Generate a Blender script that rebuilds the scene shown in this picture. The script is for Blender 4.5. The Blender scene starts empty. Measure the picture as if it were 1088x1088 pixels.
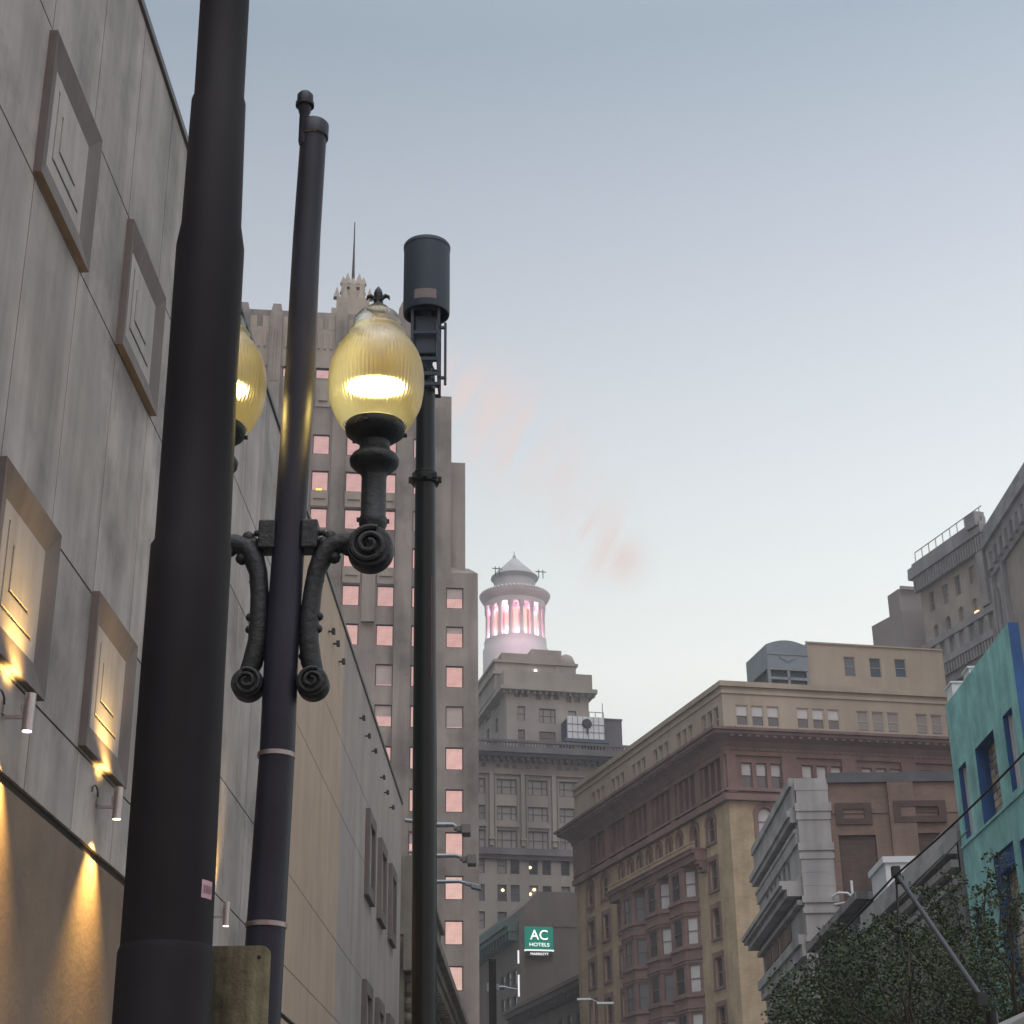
import bpy, math, random
from mathutils import Vector, Matrix
R = math.radians
rnd = random.Random(7)
sc = bpy.context.scene
col = sc.collection

# ------------------------------------------------------------------ camera, sky, sun, exposure
FPX, PITCH, ROLL = 1780.0, R(23.44), R(-0.725)
CAM = Vector((0, 0, 1.6))
_cp, _sp, _c, _s = math.cos(PITCH), math.sin(PITCH), math.cos(ROLL), math.sin(ROLL)
FWD = Vector((0, _cp, _sp)); _up0 = Vector((0, -_sp, _cp)); _r0 = Vector((1, 0, 0))
CRX = _c*_r0 + _s*_up0; CUP = -_s*_r0 + _c*_up0
cam_data = bpy.data.cameras.new('camera'); cam = bpy.data.objects.new('camera', cam_data); col.objects.link(cam)
cam_data.sensor_width = 36; cam_data.sensor_fit = 'HORIZONTAL'; cam_data.lens = FPX/1088*36
cam_data.clip_start = .1; cam_data.clip_end = 4000
m = Matrix((CRX, CUP, -FWD)).transposed().to_4x4(); m.translation = CAM; cam.matrix_world = m
sc.camera = cam

SUN_EL, SUN_AZ = R(7), R(172)          # sunset glow behind the camera; azimuth from +Y towards +X
w = bpy.data.worlds.new('World'); sc.world = w; w.use_nodes = True
nt = w.node_tree; N = nt.nodes; L = nt.links; N.clear()
def wn(t, **k):
    n = N.new(t)
    for a, b in k.items(): setattr(n, a, b)
    return n
def wmath(op, a, b=None, clamp=False):
    n = wn('ShaderNodeMath', operation=op, use_clamp=clamp)
    for i, v in enumerate((a, b)):
        if v is None: continue
        if isinstance(v, (int, float)): n.inputs[i].default_value = v
        else: L.new(v, n.inputs[i])
    return n.outputs[0]
def wmix(fac, a, b, bt='MIX'):
    n = wn('ShaderNodeMix', data_type='RGBA', blend_type=bt)
    for i, v in ((0, fac), (6, a), (7, b)):
        if isinstance(v, (int, float)): n.inputs[i].default_value = v
        elif isinstance(v, tuple): n.inputs[i].default_value = v
        else: L.new(v, n.inputs[i])
    return n.outputs[2]
out = wn('ShaderNodeOutputWorld'); bg = wn('ShaderNodeBackground'); L.new(bg.outputs[0], out.inputs[0])
sky = wn('ShaderNodeTexSky', sky_type='NISHITA', sun_disc=False, sun_elevation=SUN_EL, sun_rotation=SUN_AZ, air_density=1.2, dust_density=2.0, ozone_density=1.5)
tc = wn('ShaderNodeTexCoord'); sep = wn('ShaderNodeSeparateXYZ'); L.new(tc.outputs['Generated'], sep.inputs[0])
X_, Y_, Z_ = sep.outputs
# twilight gradient by height above the horizon
el = wmath('ARCSINE', Z_)
ramp = wn('ShaderNodeValToRGB'); L.new(wmath('DIVIDE', el, math.pi/2, True), ramp.inputs[0])
cr = ramp.color_ramp
stops = [(0.0, (1.06, 1.06, 1.02)), (.17, (1.04, 1.06, 1.02)), (.20, (1.09, 1.11, 1.07)), (.255, (.93, .985, 1.0)), (.347, (.675, .73, .815)), (.436, (.44, .525, .625)), (.56, (.55, .63, .73)), (.70, (1.5, 1.6, 1.72)), (1, (2.0, 2.1, 2.2))]
cr.elements[0].position = 0; cr.elements[1].position = 1
for p, c in stops[1:-1]: cr.elements.new(p)
for e, (p, c) in zip(cr.elements, stops): e.position = p; e.color = (*c, 1)
# sunset glow on the sun's side (behind the camera), rose coloured
back = wmath('MULTIPLY', Y_, -1)
vd = wn('ShaderNodeVectorMath', operation='DOT_PRODUCT'); vd.inputs[1].default_value = (.24, -.895, .375); L.new(tc.outputs['Generated'], vd.inputs[0])
gl = wmath('MULTIPLY', wmath('POWER', wmath('ADD', wmath('MULTIPLY', vd.outputs['Value'], .5), .5, True), 12), wmath('SUBTRACT', 1.0, wmath('POWER', wmath('MULTIPLY', Z_, 1.28, True), 4.0), True))
front_sky = ramp.outputs[0]
# the west of the frame (left) is a shade deeper than the right
side = wmath('ADD', wmath('MULTIPLY', X_, .45), .93)
cmb = wn('ShaderNodeCombineColor'); [L.new(side, cmb.inputs[i]) for i in range(3)]
front_sky = wmix(1.0, front_sky, cmb.outputs[0], 'MULTIPLY')
grad = wmix(gl, front_sky, (.82, .50, .485, 1))
# thin rosy cirrus streak low over the far towers
mp = wn('ShaderNodeMapping', vector_type='TEXTURE'); L.new(tc.outputs['Generated'], mp.inputs[0])
mp.inputs['Rotation'].default_value = (0, R(34), 0); mp.inputs['Scale'].default_value = (1/52, 1/6, 1/10)
nz = wn('ShaderNodeTexNoise'); nz.inputs['Scale'].default_value = 1.0; nz.inputs['Detail'].default_value = 6; nz.inputs['Roughness'].default_value = .6; nz.inputs['Distortion'].default_value = .6
L.new(mp.outputs[0], nz.inputs[0])
def spot(d, width):
    v = wn('ShaderNodeVectorMath', operation='DOT_PRODUCT'); v.inputs[1].default_value = d; L.new(tc.outputs['Generated'], v.inputs[0])
    a = wmath('ARCCOSINE', wmath('MINIMUM', v.outputs['Value'], 1.0))
    q = wmath('DIVIDE', a, width); q = wmath('MULTIPLY', wmath('MULTIPLY', q, q), -1); return wmath('EXPONENT', q)
def dirpx(x, y): return (CRX*((x-544)/FPX) - CUP*((y-544)/FPX) + FWD).normalized()
msk = None
for px, py, wd in ((480, 410, .018), (500, 428, .024), (515, 440, .026), (530, 452, .027), (545, 463, .028), (560, 475, .028), (575, 488, .027), (590, 500, .026), (603, 517, .024), (615, 535, .022), (625, 555, .021), (640, 578, .019), (660, 592, .014)):
    q = spot(tuple(dirpx(px, py)), wd); msk = q if msk is None else wmath('MAXIMUM', msk, q)
cl = wmath('MULTIPLY', wmath('MULTIPLY', wmath('SUBTRACT', nz.outputs[0], .35, True), 4.0, True), msk, True)
grad = wmix(wmath('MULTIPLY', cl, .9), grad, (.92, .76, .73, 1))
nsk = wmix(1.0, sky.outputs[0], (.06, .06, .06, 1), 'MULTIPLY')
L.new(wmix(.12, grad, nsk), bg.inputs[0])
bg.inputs[1].default_value = 1.0

sun_d = bpy.data.lights.new('sun', 'SUN'); sun_d.energy = 1.5; sun_d.angle = R(55); sun_d.color = (.96, .985, 1)
sun = bpy.data.objects.new('sun', sun_d); col.objects.link(sun)
sv = Vector((math.sin(SUN_AZ)*math.cos(R(62)), math.cos(SUN_AZ)*math.cos(R(62)), math.sin(R(62))))
sun.rotation_euler = (-sv).to_track_quat('-Z', 'Y').to_euler()
sc.view_settings.view_transform = 'Standard'; sc.view_settings.look = 'None'
sc.view_settings.exposure = 0.0; sc.view_settings.gamma = 1

# ------------------------------------------------------------------ measuring: a ray of the survey photo meets a real plane
YS, YR = R(0.716), R(-17.62)
def ray(x, y): return CRX*((x-544)/FPX) - CUP*((y-544)/FPX) + FWD
def A(x, y, Y):
    r = ray(x, y); return CAM + r*(Y/r.y)
def depth_of(p): return (Vector(p)-CAM).dot(FWD)
class Plane:
    def __init__(s, p, yaw): s.p = Vector((p[0], p[1], 0)); s.yaw = yaw; s.d = Vector((math.sin(yaw), math.cos(yaw), 0)); s.n = Vector((s.d.y, -s.d.x, 0))
    def __call__(s, x, y, w=0):
        r = ray(x, y); t = ((s.p+s.n*w-CAM).dot(s.n))/r.dot(s.n); q = CAM+r*t
        return (q-s.p).dot(s.d), q.z
    def u(s, x, y, w=0): return s(x, y, w)[0]
    def z(s, x, y, w=0): return s(x, y, w)[1]

# ------------------------------------------------------------------ helpers
class MB:
    def __init__(s): s.v = []; s.f = []; s.T = None
    def add(s, vs, fs):
        b = len(s.v); s.v += [tuple(s.T(*q)) if s.T else tuple(q) for q in vs]; s.f += [tuple(i+b for i in f) for f in fs]
    def quad(s, a, b, c, d): s.add([a, b, c, d], [(0, 1, 2, 3)])
    def box(s, x0, x1, y0, y1, z0, z1):
        s.add([(x0,y0,z0),(x1,y0,z0),(x1,y1,z0),(x0,y1,z0),(x0,y0,z1),(x1,y0,z1),(x1,y1,z1),(x0,y1,z1)],
              [(0,3,2,1),(4,5,6,7),(0,1,5,4),(1,2,6,5),(2,3,7,6),(3,0,4,7)])
    def prism(s, poly, z0, z1, top=None):
        n = len(poly); t = top or poly
        s.add([(x, y, z0) for x, y in poly]+[(x, y, z1) for x, y in t],
              [tuple(range(n-1, -1, -1)), tuple(range(n, 2*n))]+[(i, (i+1) % n, n+(i+1) % n, n+i) for i in range(n)])
    def lathe(s, prof, n=32, c=(0, 0), ribs=0, amp=0, caps=True):
        vs = []
        for r, z in prof:
            for k in range(n):
                a = 2*math.pi*k/n; q = r*(1+(amp*math.cos(ribs*a) if ribs else 0))
                vs.append((c[0]+q*math.cos(a), c[1]+q*math.sin(a), z))
        fs = []; m_ = len(prof)
        for i in range(m_-1):
            for k in range(n): fs.append((i*n+k, i*n+(k+1) % n, (i+1)*n+(k+1) % n, (i+1)*n+k))
        if caps: fs += [tuple(range(n-1, -1, -1)), tuple(range((m_-1)*n, m_*n))]
        s.add(vs, fs)
    def tube(s, path, rad, n=12, flat=None):
        path = [Vector(p) for p in path]; m_ = len(path)
        if not isinstance(rad, (list, tuple)): rad = [rad]*m_
        vs = []; pn = None
        for i, p in enumerate(path):
            t = (path[min(i+1, m_-1)]-path[max(i-1, 0)]).normalized()
            if pn is None:
                a = Vector((0, 0, 1)) if abs(t.z) < .9 else Vector((0, 1, 0)); pn = t.cross(a).normalized()
            pn = (pn - t*pn.dot(t)).normalized(); b = t.cross(pn)
            for k in range(n):
                g = 2*math.pi*k/n; vs.append(tuple(p+(pn*math.cos(g)+b*math.sin(g))*rad[i]))
        fs = [(i*n+k, i*n+(k+1) % n, (i+1)*n+(k+1) % n, (i+1)*n+k) for i in range(m_-1) for k in range(n)]
        fs += [tuple(range(n-1, -1, -1)), tuple(range((m_-1)*n, m_*n))]
        s.add(vs, fs)
    def mesh(s, name, mat, smooth=False):
        me = bpy.data.meshes.new(name); me.from_pydata(s.v, [], s.f); me.update()
        import bmesh
        bm = bmesh.new(); bm.from_mesh(me); bmesh.ops.recalc_face_normals(bm, faces=bm.faces); bm.to_mesh(me); bm.free()
        if mat: me.materials.append(mat)
        if smooth:
            me.polygons.foreach_set('use_smooth', [True]*len(me.polygons)); me.set_sharp_from_angle(angle=R(40))
        return me
    def build(s, name, mat, parent=None, smooth=False, bevel=0):
        o = bpy.data.objects.new(name, s.mesh(name, mat, smooth)); col.objects.link(o); o.parent = parent
        if bevel:
            b = o.modifiers.new('bevel', 'BEVEL'); b.width = bevel; b.segments = 2; b.limit_method = 'ANGLE'
        return o
def tag(o, label=None, cat=None, group=None, kind=None):
    for k, v in (('label', label), ('category', cat), ('group', group), ('kind', kind)):
        if v: o[k] = v
    return o
def thing(name, label, cat, loc=(0, 0, 0), rz=0, group=None):
    o = bpy.data.objects.new(name, None); col.objects.link(o); o.empty_display_size = .2
    o.location = loc; o.rotation_euler = (0, 0, rz); return tag(o, label, cat, group)
def copy_tree(o, parent=None):
    c = o.copy(); col.objects.link(c); c.parent = parent
    for ch in list(o.children): copy_tree(ch, c)
    return c
def at_plane(name, label, cat, pl): return thing(name, label, cat, (pl.p.x, pl.p.y, 0), math.pi/2-pl.yaw)

# ------------------------------------------------------------------ materials
def M(name, c, rough=.85, var=.25, scale=.6, streak=0, sscale=1.0, bump=.15, spec=.3, metal=0, island=0, dark=None, bscale=None):
    m = bpy.data.materials.new(name); m.use_nodes = True; t = m.node_tree; n = t.nodes; l = t.links; b = n['Principled BSDF']
    b.inputs['Roughness'].default_value = rough; b.inputs['Metallic'].default_value = metal; b.inputs['Specular IOR Level'].default_value = spec
    co = n.new('ShaderNodeTexCoord')
    def noise(sc_, det=5, mapscale=None, ro=.6):
        q = n.new('ShaderNodeTexNoise'); q.inputs['Scale'].default_value = sc_; q.inputs['Detail'].default_value = det; q.inputs['Roughness'].default_value = ro
        if mapscale:
            mp = n.new('ShaderNodeMapping'); mp.inputs['Scale'].default_value = mapscale; l.new(co.outputs['Object'], mp.inputs[0]); l.new(mp.outputs[0], q.inputs[0])
        else: l.new(co.outputs['Object'], q.inputs[0])
        return q.outputs[0]
    def maprange(v, a, b_, c_, d_):
        q = n.new('ShaderNodeMapRange'); l.new(v, q.inputs[0])
        for i, x in enumerate((a, b_, c_, d_)): q.inputs[i+1].default_value = x
        return q.outputs[0]
    def mul(a, fac):
        q = n.new('ShaderNodeMix'); q.data_type = 'RGBA'; q.blend_type = 'MULTIPLY'; q.inputs[0].default_value = 1
        if isinstance(a, tuple): q.inputs[6].default_value = a
        else: l.new(a, q.inputs[6])
        cb = n.new('ShaderNodeCombineColor')
        for i in range(3): l.new(fac, cb.inputs[i])
        l.new(cb.outputs[0], q.inputs[7]); return q.outputs[2]
    cc = (*c, 1)
    if dark:
        q = n.new('ShaderNodeMix'); q.data_type = 'RGBA'; q.inputs[6].default_value = cc; q.inputs[7].default_value = (*dark, 1)
        l.new(maprange(noise(scale*.7, 7, None, .65), .5, .68, 0, 1), q.inputs[0]); cc = q.outputs[2]
    cc = mul(cc, maprange(noise(scale), .3, .7, 1-var, 1+var*.6))
    if streak: cc = mul(cc, maprange(noise(1, 6, (sscale, sscale, sscale*.09), .65), .35, .72, 1+streak*.25, 1-streak))
    if island:
        g = n.new('ShaderNodeNewGeometry'); cc = mul(cc, maprange(g.outputs['Random Per Island'], 0, 1, 1-island, 1+island))
    if isinstance(cc, tuple): b.inputs['Base Color'].default_value = cc
    else: l.new(cc, b.inputs['Base Color'])
    if bump:
        bp = n.new('ShaderNodeBump'); bp.inputs['Strength'].default_value = bump; bp.inputs['Distance'].default_value = .05
        l.new(noise(bscale or scale*12, 6), bp.inputs['Height']); l.new(bp.outputs[0], b.inputs['Normal'])
    return m
def brick(name, c1, c2, mortar, bw=.42, bh=.12, var=.25):
    m = M(name, c1, .9, var, .5, streak=.25, sscale=.7); t = m.node_tree; n = t.nodes; l = t.links; b = n['Principled BSDF']
    co = n.new('ShaderNodeTexCoord'); sx = n.new('ShaderNodeSeparateXYZ'); l.new(co.outputs['Object'], sx.inputs[0])
    ad = n.new('ShaderNodeMath'); ad.operation = 'ADD'; l.new(sx.outputs[0], ad.inputs[0]); l.new(sx.outputs[1], ad.inputs[1])
    cx = n.new('ShaderNodeCombineXYZ'); l.new(ad.outputs[0], cx.inputs[0]); l.new(sx.outputs[2], cx.inputs[1])
    br = n.new('ShaderNodeTexBrick'); l.new(cx.outputs[0], br.inputs[0]); br.inputs['Scale'].default_value = 1
    br.inputs['Brick Width'].default_value = bw; br.inputs['Row Height'].default_value = bh; br.inputs['Mortar Size'].default_value = .012
    br.inputs['Color1'].default_value = (*c1, 1); br.inputs['Color2'].default_value = (*c2, 1); br.inputs['Mortar'].default_value = (*mortar, 1)
    old = b.inputs['Base Color'].links[0].from_socket; q = old.node
    # replace the plain colour at the root of the chain by the bricks
    first = [x for x in n if x.type == 'MIX' and x.blend_type == 'MULTIPLY' and not x.inputs[6].is_linked][0]
    l.new(br.outputs[0], first.inputs[6]); return m
def glass(name, c, rough=.08, spec=.8, wav=.03, metal=0):
    m = M(name, c, rough, .15, .8, bump=wav, spec=spec, metal=metal, bscale=1.6); return m
def emit(name, c, s):
    m = bpy.data.materials.new(name); m.use_nodes = True; b = m.node_tree.nodes['Principled BSDF']
    b.inputs['Base Color'].default_value = (*[min(1, x) for x in c], 1); b.inputs['Emission Color'].default_value = (*c, 1); b.inputs['Emission Strength'].default_value = s; return m

m_panel = M('grey_cladding', (.405, .366, .345), .75, .25, .55, streak=.42, sscale=1.0, bump=.1, island=.14, dark=(.22, .20, .19))
m_tan = M('tan_render', (.46, .355, .27), .85, .12, .4, streak=.18, sscale=.8, bump=.08)
m_pale = M('pale_render', (.36, .325, .30), .85, .14, .4, streak=.22, sscale=.8, bump=.08)
m_plaster = M('brown_plaster', (.20, .148, .11), .8, .25, .8, streak=.2, sscale=.8)
m_gap = M('dark_gap', (.03, .028, .027), .9, .1)
m_frame = M('frame_render', (.175, .15, .142), .8, .18, .9, streak=.3, sscale=1.5)
m_relief = M('relief_panel', (.42, .385, .36), .75, .2, .8, streak=.35, sscale=1.5, bump=.1)
m_cap = M('metal_coping', (.13, .13, .135), .5, .2, metal=.5)
m_steel = M('brushed_steel', (.42, .38, .37), .35, .15, 3, metal=.9)
m_iron = M('black_painted_iron', (.014, .016, .018), .5, .3, 2.0, bump=.25, spec=.45, bscale=40)
m_pole = M('weathered_dark_paint', (.0165, .0135, .0158), .6, .35, 1.6, streak=.4, sscale=3, bump=.035, spec=.13, bscale=60)
m_post = M('weathered_purple_brown_paint', (.021, .0205, .034), .45, .35, 2.2, streak=.4, sscale=4, bump=.05, spec=.28, bscale=60)
m_green = M('glossy_dark_green_paint', (.0035, .0075, .0078), .3, .25, 1.0, bump=.03, spec=.3)
m_ant = M('grey_antenna_shell', (.036, .052, .07), .55, .15, 1.0, bump=.03)
m_tower = M('weathered_limestone', (.30, .268, .243), .9, .28, .16, streak=.45, sscale=.35, dark=(.15, .135, .125))
m_towerlight = M('pale_limestone', (.36, .315, .265), .9, .2, .3, streak=.2, sscale=.5)
m_pink = glass('mirror_glazing', (.86, .74, .73), .05, metal=1.0, wav=.012)
m_dkframe = M('dark_window_frame', (.045, .033, .03), .6, .1)
m_hib = M('grey_limestone', (.31, .28, .25), .9, .22, .12, streak=.3, sscale=.25)
m_hibdark = M('dark_limestone', (.15, .14, .145), .9, .3, .2, streak=.4, sscale=.3)  # darker limestone tone for cornice, belt course, frieze and roof block
m_cup = M('white_terracotta', (.56, .53, .53), .8, .1, .3)
m_roofgrey = M('cupola_roof', (.40, .40, .405), .8, .15, .4)
m_win = glass('dark_glass', (.045, .045, .05)); m_win2 = glass('grey_glass', (.10, .10, .105)); m_blind = glass('pale_blind_behind_glass', (.50, .50, .50), .35, .4); m_blindg = glass('grey_blind_behind_glass', (.24, .225, .215), .3, .4)
m_wfr = M('painted_sash', (.32, .29, .26), .7, .1)
m_beige = brick('buff_brick', (.48, .375, .25), (.42, .33, .215), (.44, .35, .24))
m_attic = M('buff_attic_wall', (.38, .325, .26), .88, .12, .3, streak=.2, sscale=.4)
m_terra = M('red_terracotta', (.238, .155, .143), .85, .25, .6, streak=.25, sscale=.5, bump=.35)
m_terrad = M('dark_red_cornice', (.215, .15, .145), .85, .25, .6)
m_white = M('white_glazed_stone', (.37, .365, .365), .7, .18, .4, streak=.4, sscale=.5)
m_brick = brick('brown_brick', (.225, .155, .125), (.19, .13, .105), (.2, .16, .135))
m_brickd = brick('dark_brown_brick', (.105, .068, .062), (.085, .055, .05), (.1, .075, .07))
m_teal = M('teal_stucco', (.27, .56, .55), .8, .3, .9, streak=.35, sscale=1.3, bump=.15, dark=(.20, .45, .44))
m_blue = M('cobalt_paint', (.03, .105, .29), .7, .25, 1, streak=.3, sscale=2)
m_slate = M('grey_stucco', (.23, .225, .225), .85, .25, .6, streak=.4, sscale=.8)
m_slated = M('dark_grey_trim', (.10, .105, .115), .8, .25, .8)
m_orn = M('ornate_terracotta', (.34, .30, .27), .85, .25, .3, streak=.25, sscale=.3)
m_ornd = M('ornate_grey_terracotta', (.27, .265, .275), .85, .28, .35, streak=.3, sscale=.3)
m_brown = M('brown_concrete', (.26, .23, .225), .9, .12, .2)
m_hotel = M('hotel_grey_render', (.15, .125, .11), .88, .14, .25, streak=.25, sscale=.4)
m_copper = M('green_copper', (.08, .13, .115), .7, .25, .8)
m_bark = M('bark', (.06, .05, .04), .9, .3, 4)
m_old = M('old_stone', (.24, .22, .18), .9, .3, .6, streak=.4, sscale=.6)
m_louver = M('blue_grey_metal', (.20, .24, .275), .5, .12, .6, metal=.3)
m_whitep = M('white_paint', (.62, .64, .66), .6, .1)
m_metal = M('galvanised_metal', (.22, .25, .28), .45, .2, 2, metal=.6)
m_asph = M('asphalt', (.05, .05, .052), .9, .25, 2); m_pave = M('pavement_concrete', (.25, .24, .23), .9, .2, .8); m_soil = M('city_ground', (.1, .1, .095), .9, .2, .3)

# ------------------------------------------------------------------ facade tools (local frame: X along the front, -Y outwards, Z up)
def fpt(o, du):
    n = (du[1], -du[0])
    return lambda u, z, w=0: (o[0]+du[0]*u+n[0]*w, o[1]+du[1]*u+n[1]*w, z)
def facade(mb, o, du, u0, u1, z0, z1, holes=(), rev=.3, off=0):
    P0 = fpt(o, du); P = lambda u, z, w=0: P0(u, z, w+off)
    rnd6 = lambda x: round(x, 4)
    H = [(rnd6(max(h[0], u0)), rnd6(min(h[1], u1)), rnd6(max(h[2], z0)), rnd6(min(h[3], z1)), len(h) > 4) for h in holes]
    us = sorted({rnd6(u0), rnd6(u1)} | {x for h in H for x in h[:2]}); zs = sorted({rnd6(z0), rnd6(z1)} | {x for h in H for x in h[2:4]})
    for j in range(len(zs)-1):
        zc = (zs[j]+zs[j+1])/2; run = None
        for i in range(len(us)-1):
            uc = (us[i]+us[i+1])/2
            solid = not any(h[0] < uc < h[1] and h[2] < zc < h[3] for h in H)
            if solid: mb.quad(P(us[i], zs[j]), P(us[i+1], zs[j]), P(us[i+1], zs[j+1]), P(us[i], zs[j+1]))
    for a, b, c, d, arch in H:
        if arch:
            r = (b-a)/2; zc = d-r; uc = (a+b)/2; K = 10
            arc = [(uc+r*math.cos(math.pi-math.pi*k/K), zc+r*math.sin(math.pi*k/K)) for k in range(K+1)]
            for k in range(K):
                corner = (a, d) if k < K/2 else (b, d)
                mb.add([P(*arc[k]), P(*arc[k+1]), P(*corner)], [(0, 1, 2)])
                mb.quad(P(*arc[k]), P(*arc[k+1]), P(*arc[k+1], -rev), P(*arc[k], -rev))
            top = zc
        else:
            top = d; mb.quad(P(a, d), P(b, d), P(b, d, -rev), P(a, d, -rev))
        mb.quad(P(a, c), P(a, top), P(a, top, -rev), P(a, c, -rev)); mb.quad(P(b, c), P(b, top), P(b, top, -rev), P(b, c, -rev)); mb.quad(P(a, c), P(b, c), P(b, c, -rev), P(a, c, -rev))
def fbox(mb, o, du, u0, u1, w0, w1, z0, z1):
    P = fpt(o, du); c = [(u0, w0), (u1, w0), (u1, w1), (u0, w1)]
    mb.add([P(u, z0, w_) for u, w_ in c]+[P(u, z1, w_) for u, w_ in c], [(3, 2, 1, 0), (4, 5, 6, 7), (0, 1, 5, 4), (1, 2, 6, 5), (2, 3, 7, 6), (3, 0, 4, 7)])
_wc = {}
def window(parent, o, du, h, inset=.22, style='sash', pane=None, frame=None, blind=None, t=.07, blindfrac=.5):
    pane = pane or m_win; frame = frame or m_wfr
    a, b, c, d = h[:4]; arch = len(h) > 4; W, H_ = b-a, d-c
    key = (round(W, 2), round(H_, 2), style, arch, frame.name, pane.name, blind and blind.name, round(t, 2), round(blindfrac, 1))
    if key not in _wc:
        r = W/2; zc = H_-r
        mb = MB(); dp = .09
        if arch:
            K = 12; arc = [(r+r*math.cos(math.pi*k/K), zc+r*math.sin(math.pi*k/K)) for k in range(K+1)]; ri = r-t
            arci = [(r+ri*math.cos(math.pi*k/K), zc+ri*math.sin(math.pi*k/K)) for k in range(K+1)]
            for k in range(K):
                q = [arc[k], arc[k+1], arci[k+1], arci[k]]
                mb.add([(x, -dp, z) for x, z in q]+[(x, .02, z) for x, z in q], [(0, 1, 2, 3), (7, 6, 5, 4), (0, 1, 5, 4), (2, 3, 7, 6)])
            hz = zc
        else:
            mb.box(t, W-t, -dp, .02, H_-t, H_); hz = H_
        mb.box(0, t, -dp, .02, 0, hz); mb.box(W-t, W, -dp, .02, 0, hz); mb.box(t, W-t, -dp, .02, 0, t)
        if style in ('sash', 'triple'): mb.box(t, W-t, -dp+.02, .01, H_*.5-t*.4, H_*.5+t*.4)
        if style == 'triple':
            for f in (.27, .73): mb.box(W*f-t*.6, W*f+t*.6, -dp+.01, .012, t, H_-t)
        if style == 'grid':
            for f in (.25, .5, .75): mb.box(W*f-.02, W*f+.02, -dp+.02, .01, t, H_-t)
        fm = mb.mesh('window', frame)
        pb = MB()
        if arch:
            poly = [(.01, .0)]+[(W-.01, .0)]+[(r+(r-.01)*math.cos(math.pi*k/12), zc+(r-.01)*math.sin(math.pi*k/12)) for k in range(13)]
            n_ = len(poly); pb.add([(x, 0, z) for x, z in poly]+[(x, .015, z) for x, z in poly], [tuple(range(n_)), tuple(range(2*n_-1, n_-1, -1))]+[(i, (i+1) % n_, n_+(i+1) % n_, n_+i) for i in range(n_)])
        else: pb.box(.01, W-.01, 0, .015, .01, H_-.01)
        pm = pb.mesh('pane', pane); bm_ = None
        if blind:
            bb = MB(); bb.box(t, W-t, -.03, -.004, H_*(1-blindfrac), H_-(r*.6 if arch else t)); bm_ = bb.mesh('blind', blind)
        _wc[key] = (fm, pm, bm_)
    fm, pm, bm_ = _wc[key]
    P = fpt(o, du)
    wo = bpy.data.objects.new('window', fm); col.objects.link(wo); wo.parent = parent; wo.location = P(a, c, -inset); wo.rotation_euler = (0, 0, math.atan2(du[1], du[0]))
    po = bpy.data.objects.new('pane', pm); col.objects.link(po); po.parent = wo
    if bm_: bo = bpy.data.objects.new('blind', bm_); col.objects.link(bo); bo.parent = wo
    return wo
def local_dir(pl, yaw):
    b = Vector((math.sin(yaw), math.cos(yaw), 0)); e = Vector((-pl.d.y, pl.d.x, 0)); return (b.dot(pl.d), b.dot(e))
def on_pl(pl, px, py, Yoff):
    """u, z of a photo point on the plane pushed Yoff metres behind the front plane"""
    return pl(px, py, -Yoff)

# ------------------------------------------------------------------ setting: ground, road, pavements
g = MB(); g.box(-900, 900, -300, 1500, -.4, 0); tag(g.build('ground', m_soil), kind='structure')
g = MB(); g.box(-2.2, 10.5, -40, 118, .004, .012); tag(g.build('road', m_asph), kind='structure')
g = MB(); g.box(-5.95, -2.2, -40, 118, .004, .14); g.box(10.5, 13.95, -40, 118, .004, .14); tag(g.build('pavement', m_pave), kind='structure')

# ------------------------------------------------------------------ panel-clad building on the left
WL = Plane((-6, 0), YS)
b = at_plane('clad_building', 'long grey panel-clad building with square relief frames and wall lamps, left edge', 'building', WL)
O0, DX = (0, 0), (1, 0)
ZS = [6.47, 7.55, 9.72, 13.57, 15.82, 19.42]
U_A, U_B, U_E = 37.2, 50.5, 73.8
mb = MB(); us = [-.0+4.43+2.12*k for k in range(16)]; us[-1] = U_A
for i in range(len(us)-1):
    for j in range(len(ZS)-1):
        mb.box(us[i]+.015, us[i+1]-.015, 0, .05, ZS[j]+.016, ZS[j+1]-.016)
mb.build('cladding_panels', m_panel, b)
def slab(u0, u1, nu, mat, nm):
    mb = MB()
    for i in range(nu):
        for j in range(len(ZS)-1):
            a, c = u0+(u1-u0)*i/nu, u0+(u1-u0)*(i+1)/nu
            mb.box(a+(.006 if i == 0 else 0.004), c-.004, 0, .05, ZS[j]+.012, ZS[j+1]-.012)
    mb.box(u0+.006, u1, -.004, .05, 0, 6.35)
    return mb.build(nm, mat, b)
slab(U_A, U_B, 1, m_tan, 'tan_wall'); slab(U_B, U_E, 1, m_pale, 'pale_wall')
mb = MB(); mb.box(us[0], U_A, -.004, .05, .0, 6.35); mb.build('plaster_base', m_plaster, b)
mb = MB(); mb.box(us[0]-2, U_E-.02, .052, 24, 0, 19.4); mb.build('backing_wall', m_gap, b)
mb = MB(); mb.box(us[0]-2, U_E+.03, -.05, .5, 19.425, 19.56); mb.build('coping', m_cap, b)
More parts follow.
